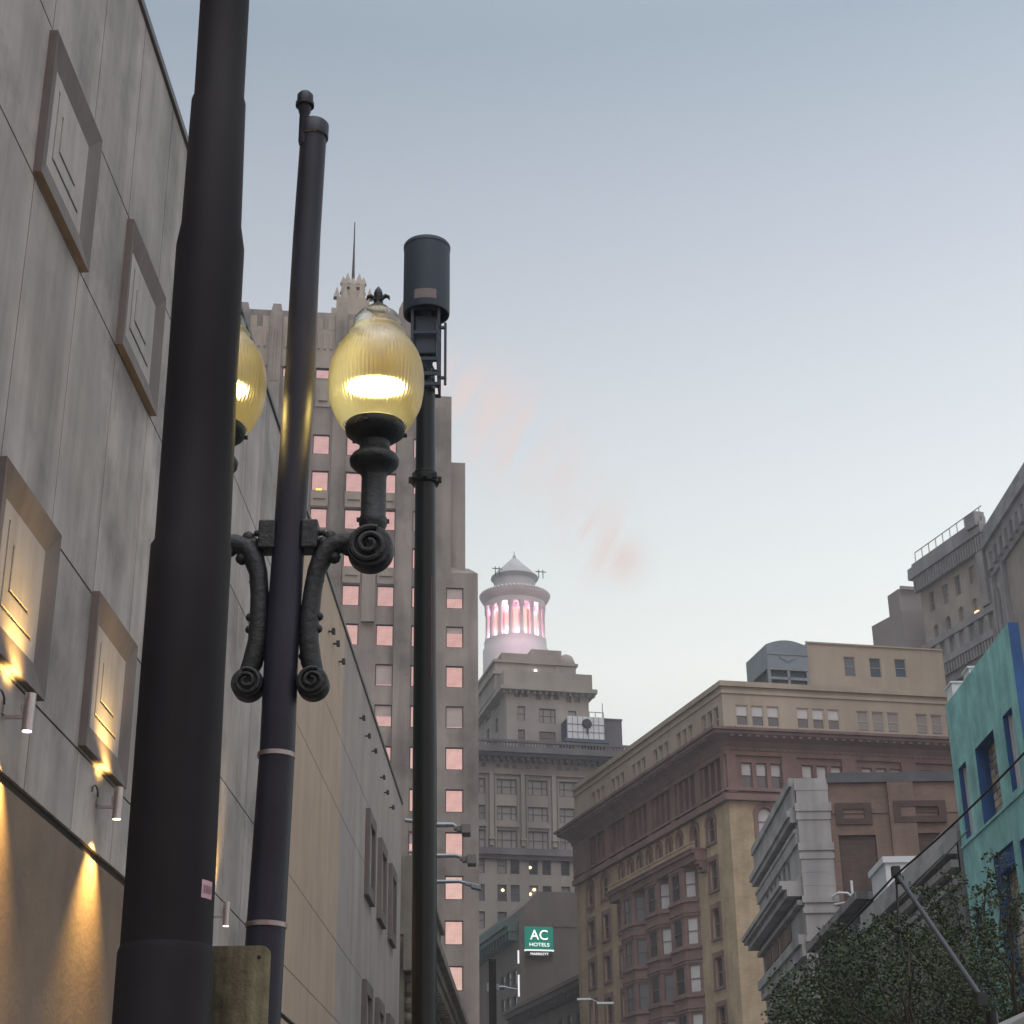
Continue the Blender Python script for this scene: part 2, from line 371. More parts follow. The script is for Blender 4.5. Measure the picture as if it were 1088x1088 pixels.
def relief_frame(u0, z0, wd, ht, D=.105, mg=.36, q=.03, hint=None):
    f = MB(); a, c, d, e = u0, u0+wd, z0, z0+ht
    o_ = [(a, d), (c, d), (c, e), (a, e)]; i_ = [(a+mg, d+mg), (c-mg, d+mg), (c-mg, e-mg), (a+mg, e-mg)]
    vs = [(x, 0, z) for x, z in o_]+[(x, -D, z) for x, z in o_]+[(x, -q, z) for x, z in i_]
    fs = []
    for k in range(4):
        j = (k+1) % 4; fs += [(k, j, 4+j, 4+k), (4+k, 4+j, 8+j, 8+k)]
    f.add(vs, fs); fo = f.build('relief_frame', m_frame, b)
    p = MB(); x0, x1, y0, y1 = a+mg, c-mg, d+mg, e-mg
    # centre panel built round two L-shaped grooves, each with a real depth
    gw = .055
    def groove_holes(k):
        s_ = .2+.26*k
        return [(x0+s_*.9, x0+s_*.9+gw, y0+s_, y1-s_*.85), (x0+s_*.9+gw, x1-s_*.9, y0+s_, y0+s_+gw)]
    hs = groove_holes(0)+groove_holes(1)
    facade(p, O0, DX, x0, x1, y0, y1, hs, rev=.05, off=q)
    po = p.build('centre_panel', m_relief, fo)
    k = MB()
    for h in hs: k.box(h[0], h[1], -q+.048, -q+.05, h[2], h[3])
    k.build('groove_back', m_gap, fo)
for u0 in (17.05, 21.35): relief_frame(u0, 13.60, 2.34, 2.14)
for u0 in (17.05, 21.35): relief_frame(u0, 7.60, 2.34, 2.16)
def slim_frame(u0, z0, wd, ht):
    f = MB(); D = .16; t_ = .42
    for x0, x1, y0, y1 in ((u0, u0+t_, z0, z0+ht), (u0+wd-t_, u0+wd, z0, z0+ht), (u0+t_, u0+wd-t_, z0, z0+t_), (u0+t_, u0+wd-t_, z0+ht-t_, z0+ht)): f.box(x0, x1, -D, 0, y0, y1)
    fo = f.build('relief_frame', m_frame, b)
    p = MB(); p.box(u0+t_, u0+wd-t_, -.03, 0, z0+t_, z0+ht-t_); p.box(u0+wd*.45, u0+wd*.55, -.08, -.03, z0+ht*.35, z0+ht-t_); p.build('centre_panel', m_relief, fo)
for u0 in (58.2, 62.9, 67.6): slim_frame(u0, 12.55, 2.5, 3.0)
for u0 in (58.2, 62.9, 67.6): slim_frame(u0, 6.7, 2.5, 3.0)
# small floodlights high on the pale wall, each its own thing
for i, (px, py) in enumerate(((349, 671), (354, 684), (360, 703), (382, 763), (388, 782), (395, 798), (404, 826), (408, 842), (414, 858))):
    u, z = WL(px, py)
    mb = MB(); mb.box(-.03, .03, -.12, 0, -.025, .025); mb.box(-.09, .09, -.2, -.1, -.08, .08)
    fl = mb.build('wall_floodlight', m_iron, None, bevel=.01)
    P_ = WL.p+WL.d*u; fl.location = (P_.x, P_.y, z); fl.rotation_euler = (0, 0, math.pi/2-YS)
    tag(fl, 'small dark floodlight in a sloping row high on the blank pale wall', 'floodlight', 'small floodlights along the blank wall')

def wall_lamp(u, z, label):
    P_ = WL.p+WL.d*u
    t = thing('wall_lamp', label, 'wall lamp', (P_.x, P_.y, 0), math.pi/2-YS, 'cylinder lamps on the clad wall')
    wo = .30; r = .062; z0, z1 = z-.22, z+.22
    s_ = MB(); n_ = 24
    s_.lathe([(r*.8, z0+.03), (r, z0+.03), (r, z0), (r+.002, z0), (r+.002, z1), (r*.8, z1), (r*.8, z1-.03)], 24, (0, -wo), caps=False)
    s_.build('lamp_body', m_steel, t, smooth=True)
    k = MB(); k.lathe([(r*.78, z0+.004), (r*.78, z0+.012)], 20, (0, -wo)); k.build('lens', m_lens, t)
    k = MB(); k.lathe([(r*.78, z1-.012), (r*.78, z1-.004)], 20, (0, -wo)); k.build('lens', m_lens, t)
    k = MB(); k.box(-.05, .05, -.03, 0, z-.02, z+.14); k.box(-.02, .02, -wo+r, -.03, z-.07, z-.03); k.box(-.015, .015, -wo+r-.01, -wo+r+.03, z-.07, z+.1)
    k.build('bracket', m_steel, t)
    c_ = MB(); c_.tube([(-.02-.34*math.sin(a), -.02-.1*math.sin(a), z+.05+.13*math.sin(a*1.0)-.13*(1-math.cos(a))*0+.0) if False else (-.28+.16*math.cos(a), -.05, z+.06+.12*math.sin(a)) for a in [math.pi*k/8 for k in range(9)]], .012, 6); c_.build('cable_or_reflection', m_iron, t)
    for zz, rx in ((z0-.02, 0), (z1+.02, math.pi)):
        ld = bpy.data.lights.new('lamp_beam', 'SPOT'); ld.energy = 1500 if rx == 0 else 330; ld.color = (1, .60, .16); ld.spot_size = R(78 if rx == 0 else 90); ld.spot_blend = 1; ld.shadow_soft_size = .04 if rx == 0 else .14
        lo = bpy.data.objects.new('lamp_beam', ld); col.objects.link(lo); lo.parent = t; lo.location = (0, -wo, zz); lo.rotation_euler = (rx-R(24) if rx else R(7), 0, 0)
m_lens = emit('warm_lens', (1, .78, .38), 14)
wall_lamp(18.2, 7.10, 'steel cylinder wall lamp shining below the relief frame nearest the left edge')
wall_lamp(22.5, 7.10, 'steel cylinder wall lamp just left of the thick dark pole')
wall_lamp(31.0, 7.10, 'steel cylinder wall lamp seen between the thick dark pole and the lamp post')

# ------------------------------------------------------------------ art deco tower
TP = Plane(A(481, 704, 150), R(82.75))
b = at_plane('deco_tower', 'tall stepped limestone tower with pink mirror windows and spire behind the lamp post', 'tower', TP)
uC, uS1, uS2, uS3 = TP.u(437, 400), TP.u(479.7, 460), TP.u(494.7, 550), TP.u(508.5, 760)
zC, zS1, zS2, zS3 = TP.z(380, 334), TP.z(470, 421), TP.z(488, 490), TP.z(500, 602)
uL = TP.u(205, 345)
u_ref = TP.u(363.6, 621); du_c = (TP.u(474, 624)-u_ref)/3; ww = TP.u(382.2, 621)-u_ref
zt0 = TP.z(372, 620.8); fl_h = 3.925; wh = zt0-TP.z(372, 643.3)
def roof_x(y): return 148+y/3.04
WLP = WL
def shown(u, z):
    q = TP.p+TP.d*u+Vector((0, 0, z)); v = q-CAM; x = 544+FPX*v.dot(CRX)/v.dot(FWD); y = 544-FPX*v.dot(CUP)/v.dot(FWD)
    return y < 1100 and x > roof_x(y)-26
cols = {}
holes_core, holes_r = [], []
for cI in range(-3, 4):
    a = u_ref+du_c*cI
    for k in list(range(-12, 5))+[6]:
        zt = zt0+fl_h*k if k < 6 else TP.z(341, 382)
        h = (a, a+ww, zt-wh, zt)
        if not shown(a+ww, zt-wh): continue
        if cI == 3:
            if k <= 0: holes_r.append(h)
        elif a+ww < uC+ww*1.2 and (cI < 2 or k <= 4): holes_core.append(h)
core_h = [h for h in holes_core if h[1] < uC-.05]; mid_h = [h for h in holes_core if h[1] >= uC-.05]
mid_low = [h for h in mid_h if h[3] < zS3-.75]; mid_up = [h for h in mid_h if h[2] > zS3-.65]; mid_h = mid_low+mid_up
D = 30
mb = MB()
facade(mb, O0, DX, uL, uC, 0, zC, core_h, .35)
facade(mb, O0, DX, uC, uS3-.02, 0, zS3-.7, mid_low+holes_r, .35, -.004)
facade(mb, O0, DX, uC, uS1, zS3-.7, zS1, mid_up, .35, -.004)
mb.quad((uL, 0, 0), (uL, D, 0), (uL, D, zC), (uL, 0, zC)); mb.quad((uL, 0, zC), (uC, 0, zC), (uC, D, zC), (uL, D, zC)); mb.quad((uC, 0, zS1), (uC, D, zS1), (uC, D, zC), (uC, 0, zC))
mb.quad((uC, 0, zS1), (uS1, 0, zS1), (uS1, D, zS1), (uC, D, zS1)); mb.quad((uL, D, 0), (uS1, D, 0), (uS1, D, zS1), (uL, D, zS1))
mb.box(uS1-.3, uS2, .35, D-2, zS3-.7, zS2); mb.quad((uS3-.02, 0, 0), (uS3-.02, D-4, 0), (uS3-.02, D-4, zS3-.7), (uS3-.02, 0, zS3-.7)); mb.quad((uS2-.3, .004, zS3-.7), (uS3-.02, .004, zS3-.7), (uS3-.02, D-4, zS3-.7), (uS2-.3, D-4, zS3-.7))
mb.prism([(uS1-.2, .01), (uS3-.02, .01), (uS3-.02, D-4), (uS1-.2, D-4)], zS3-.69, zS3, [(uS1-.2, .3), (uS3-.8, .6), (uS3-.8, D-4.5), (uS1-.2, D-4.5)])
mb.build('wall', m_tower, b)
m_pk = [m_pink, m_pink, glass('mirror_glazing', (.80, .71, .71), .06, metal=1.0, wav=.02), glass('mirror_glazing', (.90, .80, .78), .04, metal=1.0, wav=.015)]
m_shade = glass('drawn_pale_shade', (.46, .40, .385), .25, .6)
wf = M('bronze_frame', (.07, .045, .04), .6, .1)
for h in core_h+mid_h+holes_r:
    pn = rnd.choice(m_pk); bl = m_shade if rnd.random() < .16 else None
    window(b, O0, DX, h, .2, 'plain', pn, wf, bl, t=.09, blindfrac=rnd.choice([.3, .5, .9]))
# a lamp seen burning in one of the windows
u_, z_ = TP(338.5, 522); mb = MB(); mb.box(u_-.28, u_+.28, .06, .1, z_-.5, z_+.35); mb.build('lit_lamp', emit('orange_lamp', (1, .62, .08), 1.2), b)
# piers, spandrels, parapet
pr = MB(); zp = TP.z(290, 324)
for cI in (-3, -2, -1, 0, 1):
    uc = u_ref+du_c*cI+ww+ (du_c-ww)/2 - du_c
    if uc-.9 < uL: continue
    pr.box(uc-.62, uc+.62, -.45, .0, 55, zp-1.2); pr.prism([(uc-.62, -.45), (uc+.62, -.45), (uc+.62, .8), (uc-.62, .8)], zp-1.2, zp, [(uc-.4, -.3), (uc+.4, -.3), (uc+.4, .8), (uc-.4, .8)])
    for s_ in (-.3, 0, .3): pr.box(uc+s_-.07, uc+s_+.07, -.53, -.45, 80, zp-1.6)
uc = u_ref+du_c*2-(du_c-ww)/2
pr.box(uc-.85, uc+.75, -.6, 0, 0, zC+.6); pr.prism([(uc-.85, -.6), (uc+.75, -.6), (uc+.75, 1.5), (uc-.85, 1.5)], zC+.6, zC+1.6, [(uc-.5, -.3), (uc+.3, -.3), (uc+.3, 1.2), (uc-.5, 1.2)])
pr.build('pier', m_tower, b)
cr_ = MB(); x = uL+.2
z_top = TP.z(300, 340)
for cI in (-3, -2, -1, 0):
    a = u_ref+du_c*cI; uc0, uc1 = a+ww+(du_c-ww)/2-du_c+.65, a+ww+(du_c-ww)/2-.65
    if uc0 < uL: continue
    wd = uc1-uc0
    cr_.box(uc0, uc0+wd*.36, -.12, .6, z_top-1.0, z_top+.35); cr_.box(uc1-wd*.36, uc1, -.12, .6, z_top-1.0, z_top+.35); cr_.box(uc0, uc1, -.1, 0, zC-6.4, z_top-.9)
    for s_ in (.2, .5, .8): cr_.box(uc0+wd*s_-.12, uc0+wd*s_+.12, -.22, -.1, z_top-3.2, z_top-1.4)
cr_.build('parapet', m_towerlight, b)
for h in core_h:
    sp = MB()
    if TP.z(341, 430) > h[2] > TP.z(341, 700):
        kk = round((h[3]-zt0)/fl_h)
        if kk in (1, 3): # pale gabled spandrel under some rows
            sp.box(h[0]-.02, h[1]+.02, -.10, 0, h[2]-1.65, h[2]-.02)
            uc = (h[0]+h[1])/2; sp.add([(uc-.6, -.24, h[2]-.9), (uc+.6, -.24, h[2]-.9), (uc, -.24, h[2]-.1), (uc-.6, -.1, h[2]-.9), (uc+.6, -.1, h[2]-.9), (uc, -.1, h[2]-.1)], [(0, 1, 2), (0, 3, 4, 1), (1, 4, 5, 2), (2, 5, 3, 0)])
    if h[3] > TP.z(341, 400): sp.box(h[0]+.1, h[1]-.1, -.12, 0, h[2]-3.2, h[2]-.3); sp.box(h[0]+.4, h[1]-.4, -.3, -.12, h[2]-2.6, h[2]-.8)
    if sp.v: sp.build('spandrel', m_towerlight, b)
# crown and spire set back on the roof
def crown():
    c = MB(); sb = 5
    f = lambda px, py: on_pl(TP, px, py, sb)
    a0, z0 = f(352, 332); a1, _ = f(397, 332); b0, z1 = f(358, 312); b1, _ = f(393, 312); c0, z2 = f(363, 300); c1, _ = f(388.5, 300); _, z3 = f(375, 296)
    mid = (a0+a1)/2; dd = (a1-a0)
    c.box(a0, a1, sb, sb+dd, zC-.5, z0+.6); c.box(b0, b1, sb+.6, sb+dd-.6, z0+.5, z1)
    for u in (b0, b0+.9, b1-.9, b1): c.add([(u-.35, sb+.6, z1), (u+.35, sb+.6, z1), (u+.35, sb+1.3, z1), (u-.35, sb+1.3, z1), (u, sb+.8, z1+1.4)], [(0, 1, 4), (1, 2, 4), (2, 3, 4), (3, 0, 4)])
    w_ = c1-c0; yc = sb+dd/2
    zz = z1; hh = z3-z1
    for i, (u0, u1) in enumerate(((c0, c0+.6), (mid-.35, mid+.35), (c1-.6, c1))):
        for y0 in (yc-w_/2, yc+w_/2-.6): c.box(u0, u1, y0, y0+.6, zz, zz+hh)
    c.box(c0, c1, yc-w_/2+.1, yc+w_/2-.1, zz, zz+hh*.62)
    c.box(c0, c1, yc-w_/2+.05, yc+w_/2-.05, zz+hh*.8, zz+hh)
    for y0 in (yc-w_/2+.3, yc+w_/2-.3):
        for u, tall in ((c0+.3, 1.0), (c0+w_*.28, 1.5), (mid, .9), (c1-w_*.28, 1.5), (c1-.3, 1.0)):
            out_ = (u-mid)*.16
            c.add([(u-.42, y0-.3, zz+hh), (u+.42, y0-.3, zz+hh), (u+.42, y0+.3, zz+hh), (u-.42, y0+.3, zz+hh), (u+out_, y0, zz+hh+tall)], [(0, 1, 4), (1, 2, 4), (2, 3, 4), (3, 0, 4)])
    c.build('crown', m_towerlight, b)
    s_ = MB(); zt = on_pl(TP, 375.5, 236, sb+dd/2)[1]; s_.tube([(mid, yc, zz), (mid, yc, zz+hh+2), (mid, yc, zt-4), (mid, yc, zt)], [.22, .16, .1, .05], 8); s_.build('spire', m_iron, b)
crown()

# ------------------------------------------------------------------ bank tower with the lit cupola
HP = Plane(A(540, 800, 230), R(76.75))
b = at_plane('bank_tower', 'grey limestone bank tower topped by a round colonnaded cupola lit pink', 'tower', HP)
hu = lambda x, y=850: HP.u(x, y)
hl, hr = hu(488), hu(668)
z_bt, z_cb, z_be = HP.z(540, 789), HP.z(540, 803), HP.z(540, 905.5)
holes = []
grp = [(510-17, 515.5), (527.9, 549), (561, 582), (594.4, 615.4)]
rows3 = [(827.5, 844), (856, 871.8), (882, 902)]
cent = lambda x, y: HP(x, y)
g_u = [(hu(a), hu(c)) for a, c in grp]
z_rows = [(HP.z(538, q), HP.z(538, p)) for p, q in rows3]
W3 = [(a, c, z0, z1) for a, c in g_u for z0, z1 in z_rows]
pair_px = [(493, 503), (505.5, 515), (528.3, 538.4), (542.4, 552), (562.2, 571.8), (576.3, 585.6), (596.2, 605.5), (610, 619)]
z_pr = [(HP.z(540, q), HP.z(540, p)) for p, q in ((911, 928.5), (940, 958), (969, 987))]
W2 = [(hu(a, 930), hu(c, 930), z0, z1) for a, c in pair_px for z0, z1 in z_pr]
mb = MB(); facade(mb, O0, DX, hl, hr, 0, z_cb, W3+W2, .4)
mb.quad((hl, 0, 0), (hl, 40, 0), (hl, 40, z_cb), (hl, 0, z_cb)); mb.quad((hr, 0, 0), (hr, 40, 0), (hr, 40, z_cb), (hr, 0, z_cb)); mb.quad((hl, 40, 0), (hr, 40, 0), (hr, 40, z_cb), (hl, 40, z_cb)); mb.quad((hl, 0, z_cb), (hr, 0, z_cb), (hr, 40, z_cb), (hl, 40, z_cb))
mb.build('wall', m_hib, b)
fr = M('dark_grey_sash', (.10, .09, .085), .6, .1); lit = emit('lit_room', (1, .75, .3), .9)
for i, h in enumerate(W3): window(b, O0, DX, h, .3, 'triple', rnd.choice([m_blindg, m_blindg, m_win2]), fr, t=.13)
for i, h in enumerate(W2): window(b, O0, DX, h, .3, 'sash', rnd.choice([m_win2, m_blindg, m_win]), fr, t=.11)
mb = MB()
for a, c in g_u:
    z0, z1 = z_rows[2]; uc = (a+c)/2; hw = (c-a)/2+.35
    pts = [(uc+hw*math.cos(math.pi*k/8), z1+.4+1.0*math.sin(math.pi*k/8)) for k in range(9)]; n_ = len(pts)
    mb.add([(x, -.25, z) for x, z in pts]+[(x, 0, z) for x, z in pts], [tuple(range(n_))]+[(k, k+1, n_+k+1, n_+k) for k in range(n_-1)])
    mb.box(a-.3, a-.1, -.2, 0, z_rows[2][0], z_rows[0][1]+.3); mb.box(c+.1, c+.3, -.2, 0, z_rows[2][0], z_rows[0][1]+.3)
for a, c in zip([g_u[i][1] for i in range(3)], [g_u[i+1][0] for i in range(3)]): mb.box(a+.55, c-.55, -.45, 0, z_be+.8, HP.z(540, 822)); mb.box(a+.4, c-.4, -.6, 0, HP.z(540, 893), HP.z(540, 891))
mb.box(hl, hr+.1, -.35, 0, HP.z(540, 823), HP.z(540, 821.5))
mb.build('pilaster', m_hib, b)
mb = MB(); mb.box(hl, hr+.8, -.8, 0, z_be-.45, z_be+.45); mb.box(hl, hr+.5, -.4, 0, z_be-1, z_be-.45); mb.build('belt_course', m_hibdark, b)
mb = MB(); mb.box(hl, hr+2.2, -2.2, 41, z_cb, z_cb+.7); mb.box(hl, hr+1.6, -1.6, 0, z_cb-.4, z_cb)
u = hl
while u < hr+1: mb.box(u, u+.35, -1.2, 0, z_cb-.95, z_cb-.42); u += .95
mb.box(hl, hr+1.7, -1.7, -1.2, z_bt-.35, z_bt); mb.box(hl, hr+1.7, -1.7, -1.2, z_cb+.7, z_cb+1.0)
u = hl
while u < hr+1.6: mb.box(u, u+(.9 if int((u-hl)/.45) % 9 == 0 else .2), -1.6, -1.3, z_cb+1, z_bt-.35); u += .45
mb.build('cornice', m_hibdark, b)
# frieze slots
mb = MB()
for px in (514, 529.5, 538.5, 547.5, 562.5, 571.5, 580.5, 595.5, 604.5, 613): mb.box(hu(px-2.3), hu(px+2.3), -.12, -.0, HP.z(540, 815.5), HP.z(540, 813)+.1)
mb.build('frieze_grille', m_hibdark, b)
# upper block
S1 = 4.0
f1 = lambda px, py: HP(px, py, -S1)
ua, zt = f1(538, 727); ub, _ = f1(625, 735); zc2 = f1(560, 735)[1]
zb = z_cb
def uph(x0, x1, y0, y1): return (f1(x0, y1)[0], f1(x1, y1)[0], f1(x0, y1)[1], f1(x0, y0)[1])
H1 = [uph(550, 558, 750, 765.5), uph(550.5, 558, 775, 790), uph(573, 590.5, 752.5, 768), uph(573, 590.5, 777, 790), uph(604, 612.5, 755, 770)]+[uph(x, x+5.6, 734.5, 740.5) for x in (546.5, 555)]+[uph(x, x+6, 737.5, 743.5) for x in (569, 578.5, 588)]+[uph(x, x+5.4, 740.5, 746.5) for x in (601.5, 610.5)]
mb = MB(); facade(mb, (0, S1), DX, ua, ub, zb, zt, H1, .35)
Ls = 26; HS = [(Ls-7.6, Ls-6, *H1[0][2:]), (Ls-13.5, Ls-12, *H1[0][2:]), (Ls-7.6, Ls-6, *H1[1][2:])]+[(Ls-k, Ls-k+.8, H1[5][2], H1[5][3]) for k in (7.8, 6.4, 5.0, 13, 11.6, 14.4)]
facade(mb, (ua, S1+Ls), (0, -1), 0, Ls, zb, zt, HS, .35)
mb.quad((ub, S1, zb), (ub, S1+Ls, zb), (ub, S1+Ls, zt), (ub, S1, zt)); mb.quad((ua, S1, zt), (ub, S1, zt), (ub, S1+Ls, zt), (ua, S1+Ls, zt)); mb.build('upper_wall', m_hib, b)
for h in H1: window(b, (0, S1), DX, h, .25, 'triple' if h[1]-h[0] > 2 else 'sash', rnd.choice([m_win2, m_blindg]), fr, t=.1)
for h in HS: window(b, (ua, S1+Ls), (0, -1), h, .25, 'sash', m_win2, fr, t=.1)
mb = MB(); mb.box(ua-1.1, ub+1.1, S1-1.1, S1+Ls+1, zc2, zc2+.6); mb.box(ua-.5, ub+.5, S1-.5, S1+Ls+.5, zc2+.6, zc2+3.0)
u = ua-.6
while u < ub+.6: mb.box(u, u+.3, S1-.7, S1, zc2-.45, zc2); u += .9
mb.build('upper_cornice', m_hib, b)
S2 = 7.0; f2 = lambda px, py: HP(px, py, -S2)
va, z2t = f2(526, 700); vb, _ = f2(611, 712)
mb = MB(); mb.box(va, vb, S2, S2+19, zt, z2t); mb.box(va+1.2, vb-1.0, S2+1, S2+18, z2t, z2t+1.4)
va2, z3t = f2(568.5, 688); vb2, _ = f2(601, 690); mb.box(va2, vb2, S2+2.5, S2+9, z2t+1, z3t+.6); mb.box(va-.4, vb+.6, S2-.4, S2+19, z2t-2.4, z2t-1.9); mb.box(va-.3, vb+.4, S2-.3, S2+19, z2t-.5, z2t-.1)
sx = f2(590, 705)
mb.box(sx[0], vb+.1, S2-.1, S2+.5, z2t-3.2, z2t-.6)
mb.build('setback_block', m_hib, b)
mb = MB(); uu, zz = f2(604, 699); mb.lathe([(.2, zz-2), (1.3, zz-1.9), (1.4, zz-.4), (1.0, zz+.6), (.3, zz+1.0)], 16, (uu, S2+1.6)); mb.build('tank', m_hib, b, True)
u_, z_ = f2(568.5, 713.5); mb = MB(); mb.lathe([(.22, z_-.2), (.22, z_+.2)], 10, (u_, S2-.3)); mb.build('flood_lamp', emit('white_flood', (1, .97, .9), 3), b)
# cupola
SC = 17.0; fc = lambda px, py: HP(px, py, -SC)
cx, _ = fc(547.3, 660); cy = SC
rr = lambda px: px/FPX*depth_of(HP.p+HP.d*cx-HP.n*SC+Vector((0, 0, 80)))
zz = lambda py: fc(547, py)[1]
cupo = MB()
cupo.lathe([(rr(35), z2t-1), (rr(35), zz(692)), (rr(33.5), zz(690)), (rr(33.5), zz(683)), (rr(28), zz(682))], 48, (cx, cy)); cu = cupo.build('cupola_base', m_cup, b, True)
k = MB(); NB = 16
inner = rr(22.5)
k.lathe([(inner, zz(684)), (inner, zz(645))], 32, (cx, cy)); k.build('cupola_drum', m_cup, b, True)
mb = MB()
for i in range(NB):
    a = 2*math.pi*(i+.5)/NB; mb.box(0, 0, 0, 0, 0, 0) if False else None
    x0, y0 = cx+inner*1.005*math.cos(a), cy+inner*1.005*math.sin(a); tx, ty = -math.sin(a), math.cos(a); hw = rr(2.6)
    q = [(x0-tx*hw, y0-ty*hw), (x0+tx*hw, y0+ty*hw), (x0+tx*hw+math.cos(a)*.25, y0+ty*hw+math.sin(a)*.25), (x0-tx*hw+math.cos(a)*.25, y0-ty*hw+math.sin(a)*.25)]
    mb.prism(q, zz(680), zz(653))
mb.build('drum_window', emit('amber_window', (1, .64, .52), .45), b)
rc = rr(30.3)
for i in range(NB):
    a = 2*math.pi*i/NB; px_, py_ = cx+rc*math.cos(a), cy+rc*math.sin(a); r0 = rr(2.3)
    mb = MB(); zb_, zt_ = zz(683), zz(647.5)
    mb.lathe([(r0*1.3, zb_), (r0*1.3, zb_+.4), (r0, zb_+.6), (r0*.86, zt_-1.0), (r0*1.25, zt_-.8), (r0*1.4, zt_)], 14, (px_, py_)); mb.build('column', m_cup, b, True)
mb = MB(); mb.lathe([(rr(27), zz(648)), (rr(33), zz(648)), (rr(33), zz(643)), (rr(34), zz(642)), (rr(36.5), zz(638.5)), (rr(37.5), zz(637)), (rr(37.5), zz(635.5)), (rr(30), zz(634)), (rr(24), zz(634))], 56, (cx, cy)); mb.build('entablature', m_cup, b, True)
mb = MB()
for i in range(52):
    a = 2*math.pi*i/52; mb.lathe([(.28, zz(635.6)), (.32, zz(634)), (.05, zz(632.3))], 6, (cx+rr(36.6)*math.cos(a), cy+rr(36.6)*math.sin(a)))
mb.build('cresting', m_cup, b)
mb = MB(); mb.lathe([(rr(25.5), zz(634)), (rr(23), zz(630)), (rr(22.5), zz(619)), (rr(25), zz(616.5)), (rr(26), zz(615.6)), (rr(25), zz(614.6))], 40, (cx, cy)); mb.build('upper_drum', m_roofgrey, b, True)
mb = MB(); mb.lathe([(rr(26), zz(615.2)), (rr(25.6), zz(614.2)), (rr(14), zz(604)), (rr(3), zz(594)), (rr(1.6), zz(593)), (rr(1.8), zz(591.5)), (rr(.7), zz(590)), (rr(.3), zz(586))], 32, (cx, cy)); mb.build('cupola_roof', m_roofgrey, b, True)
mb = MB()
for px in (522, 526, 567.5, 572):
    u_, _ = fc(px, 615); y_ = cy-3; mb.tube([(u_, y_, zz(620)), (u_, y_, zz(611))], .07, 6)
    mb.box(u_-.5, u_+.5, y_-.06, y_+.06, zz(613.5), zz(612.8))
mb.build('antenna', m_iron, b)
for i in range(10):
    a = 2*math.pi*(i+.5)/10
    if math.sin(a) > .45: continue
    ld = bpy.data.lights.new('cupola_light', 'POINT'); ld.energy = 190; ld.color = (1, .52, .74); ld.shadow_soft_size = .3
    lo = bpy.data.objects.new('cupola_light', ld); col.objects.link(lo); lo.parent = b; lo.location = (cx+rr(26.6)*math.cos(a), cy+rr(26.6)*math.sin(a), zz(680))
    ld2 = ld.copy(); ld2.energy = 110; lo = bpy.data.objects.new('cupola_light', ld2); col.objects.link(lo); lo.parent = b; lo.location = (cx+rr(27.5)*math.cos(a), cy+rr(27.5)*math.sin(a), zz(651))
for px in (537, 560, 520):
    u_, _ = fc(px, 692); ld = bpy.data.lights.new('cupola_light', 'POINT'); ld.energy = 110; ld.color = (1, .52, .74); ld.shadow_soft_size = .3
    lo = bpy.data.objects.new('cupola_light', ld); col.objects.link(lo); lo.parent = b; lo.location = (u_, cy-rr(37)-2.2, zz(690))
# roof equipment on the bank
fe = lambda px, py: HP(px, py, -1.0)
def world_of(pl, u, w_, z): q = pl.p+pl.d*u+pl.n*w_; return Vector((q.x, q.y, z))
a0, zb0 = fe(603, 785); a1, zt0_ = fe(641.5, 762.5)
t = thing('cooling_unit', 'white panelled cooling unit on blue steel platform on the bank tower roof', 'cooling unit', (HP.p.x, HP.p.y, 0), math.pi/2-HP.yaw)
mb = MB(); mb.box(a0, a1, 1, 7.5, zb0, zt0_); mb.build('housing', m_whitep, t)
mb = MB(); mb.box(a0-.1, a0, 1.2, 7.3, zb0+.2, zt0_-.4); mb.build('louvre', M('navy_louvre', (.03, .045, .075), .6, .2), t)
mb = MB(); mb.box(a0-.5, a1+.6, .5, 8, zb0-.5, zb0)
for u_ in (a0, (a0+a1)/2, a1): mb.box(u_-.15, u_+.15, .8, 1.1, z_cb+.7, zb0-.5); mb.box(u_-.15, u_+.15, 7, 7.3, z_cb+.7, zb0-.5)
mb.build('platform', M('blue_steel', (.07, .10, .14), .5, .2, metal=.4), t)
mb = MB()
for i in range(8): u_ = a0+(a1-a0)*i/7; mb.box(u_-.03, u_+.03, .93, 1.0, zb0, zt0_)
for f in (.33, .66): mb.box(a0, a1, .93, 1.0, zb0+(zt0_-zb0)*f-.03, zb0+(zt0_-zb0)*f+.03)
zz1 = fe(630, 756)[1]
for u_ in (fe(626.5, 760)[0], fe(633, 760)[0], a1): mb.tube([(u_, 1.2, zt0_), (u_, 1.2, zz1)], .06, 6)
mb.box(fe(626.5, 760)[0], a1, 1.15, 1.25, zz1-.1, zz1); mb.tube([(a1-.1, 1.2, zt0_), (a1-.1, 1.2, fe(640, 747)[1])], .06, 6); mb.build('railing', m_metal, t)
mb = MB(); uf, zf = fe(623.5, 769); mb.lathe([(.75, -.35), (.85, 0)], 14); 
mb2 = MB(); mb2.T = lambda x, y, z: (uf+x, .9+z*.8, zf+y); mb2.lathe([(.55, -.35), (.75, 0), (.2, .02)], 14); mb2.box(-.1, .1, -1.6, -.4, -.3, -.1); mb2.build('fan', m_iron, t)
a0, z0_ = fe(643.5, 795); a1, z1_ = fe(662.5, 764)
mb = MB(); mb.box(a0, a1, 2, 5, z_cb+.7, z1_); mb.box(a0-.1, a1+.1, 1.9, 5.1, z1_, z1_+.25); mb.box(a0-.12, a0, 2.5, 4.5, z_cb+.7, z1_-1)
o = mb.build('roof_stair_house', m_hibdark); o.location = (HP.p.x, HP.p.y, 0); o.rotation_euler = (0, 0, math.pi/2-HP.yaw); tag(o, 'dark blank block at the right end of the bank tower roof', 'roof block')
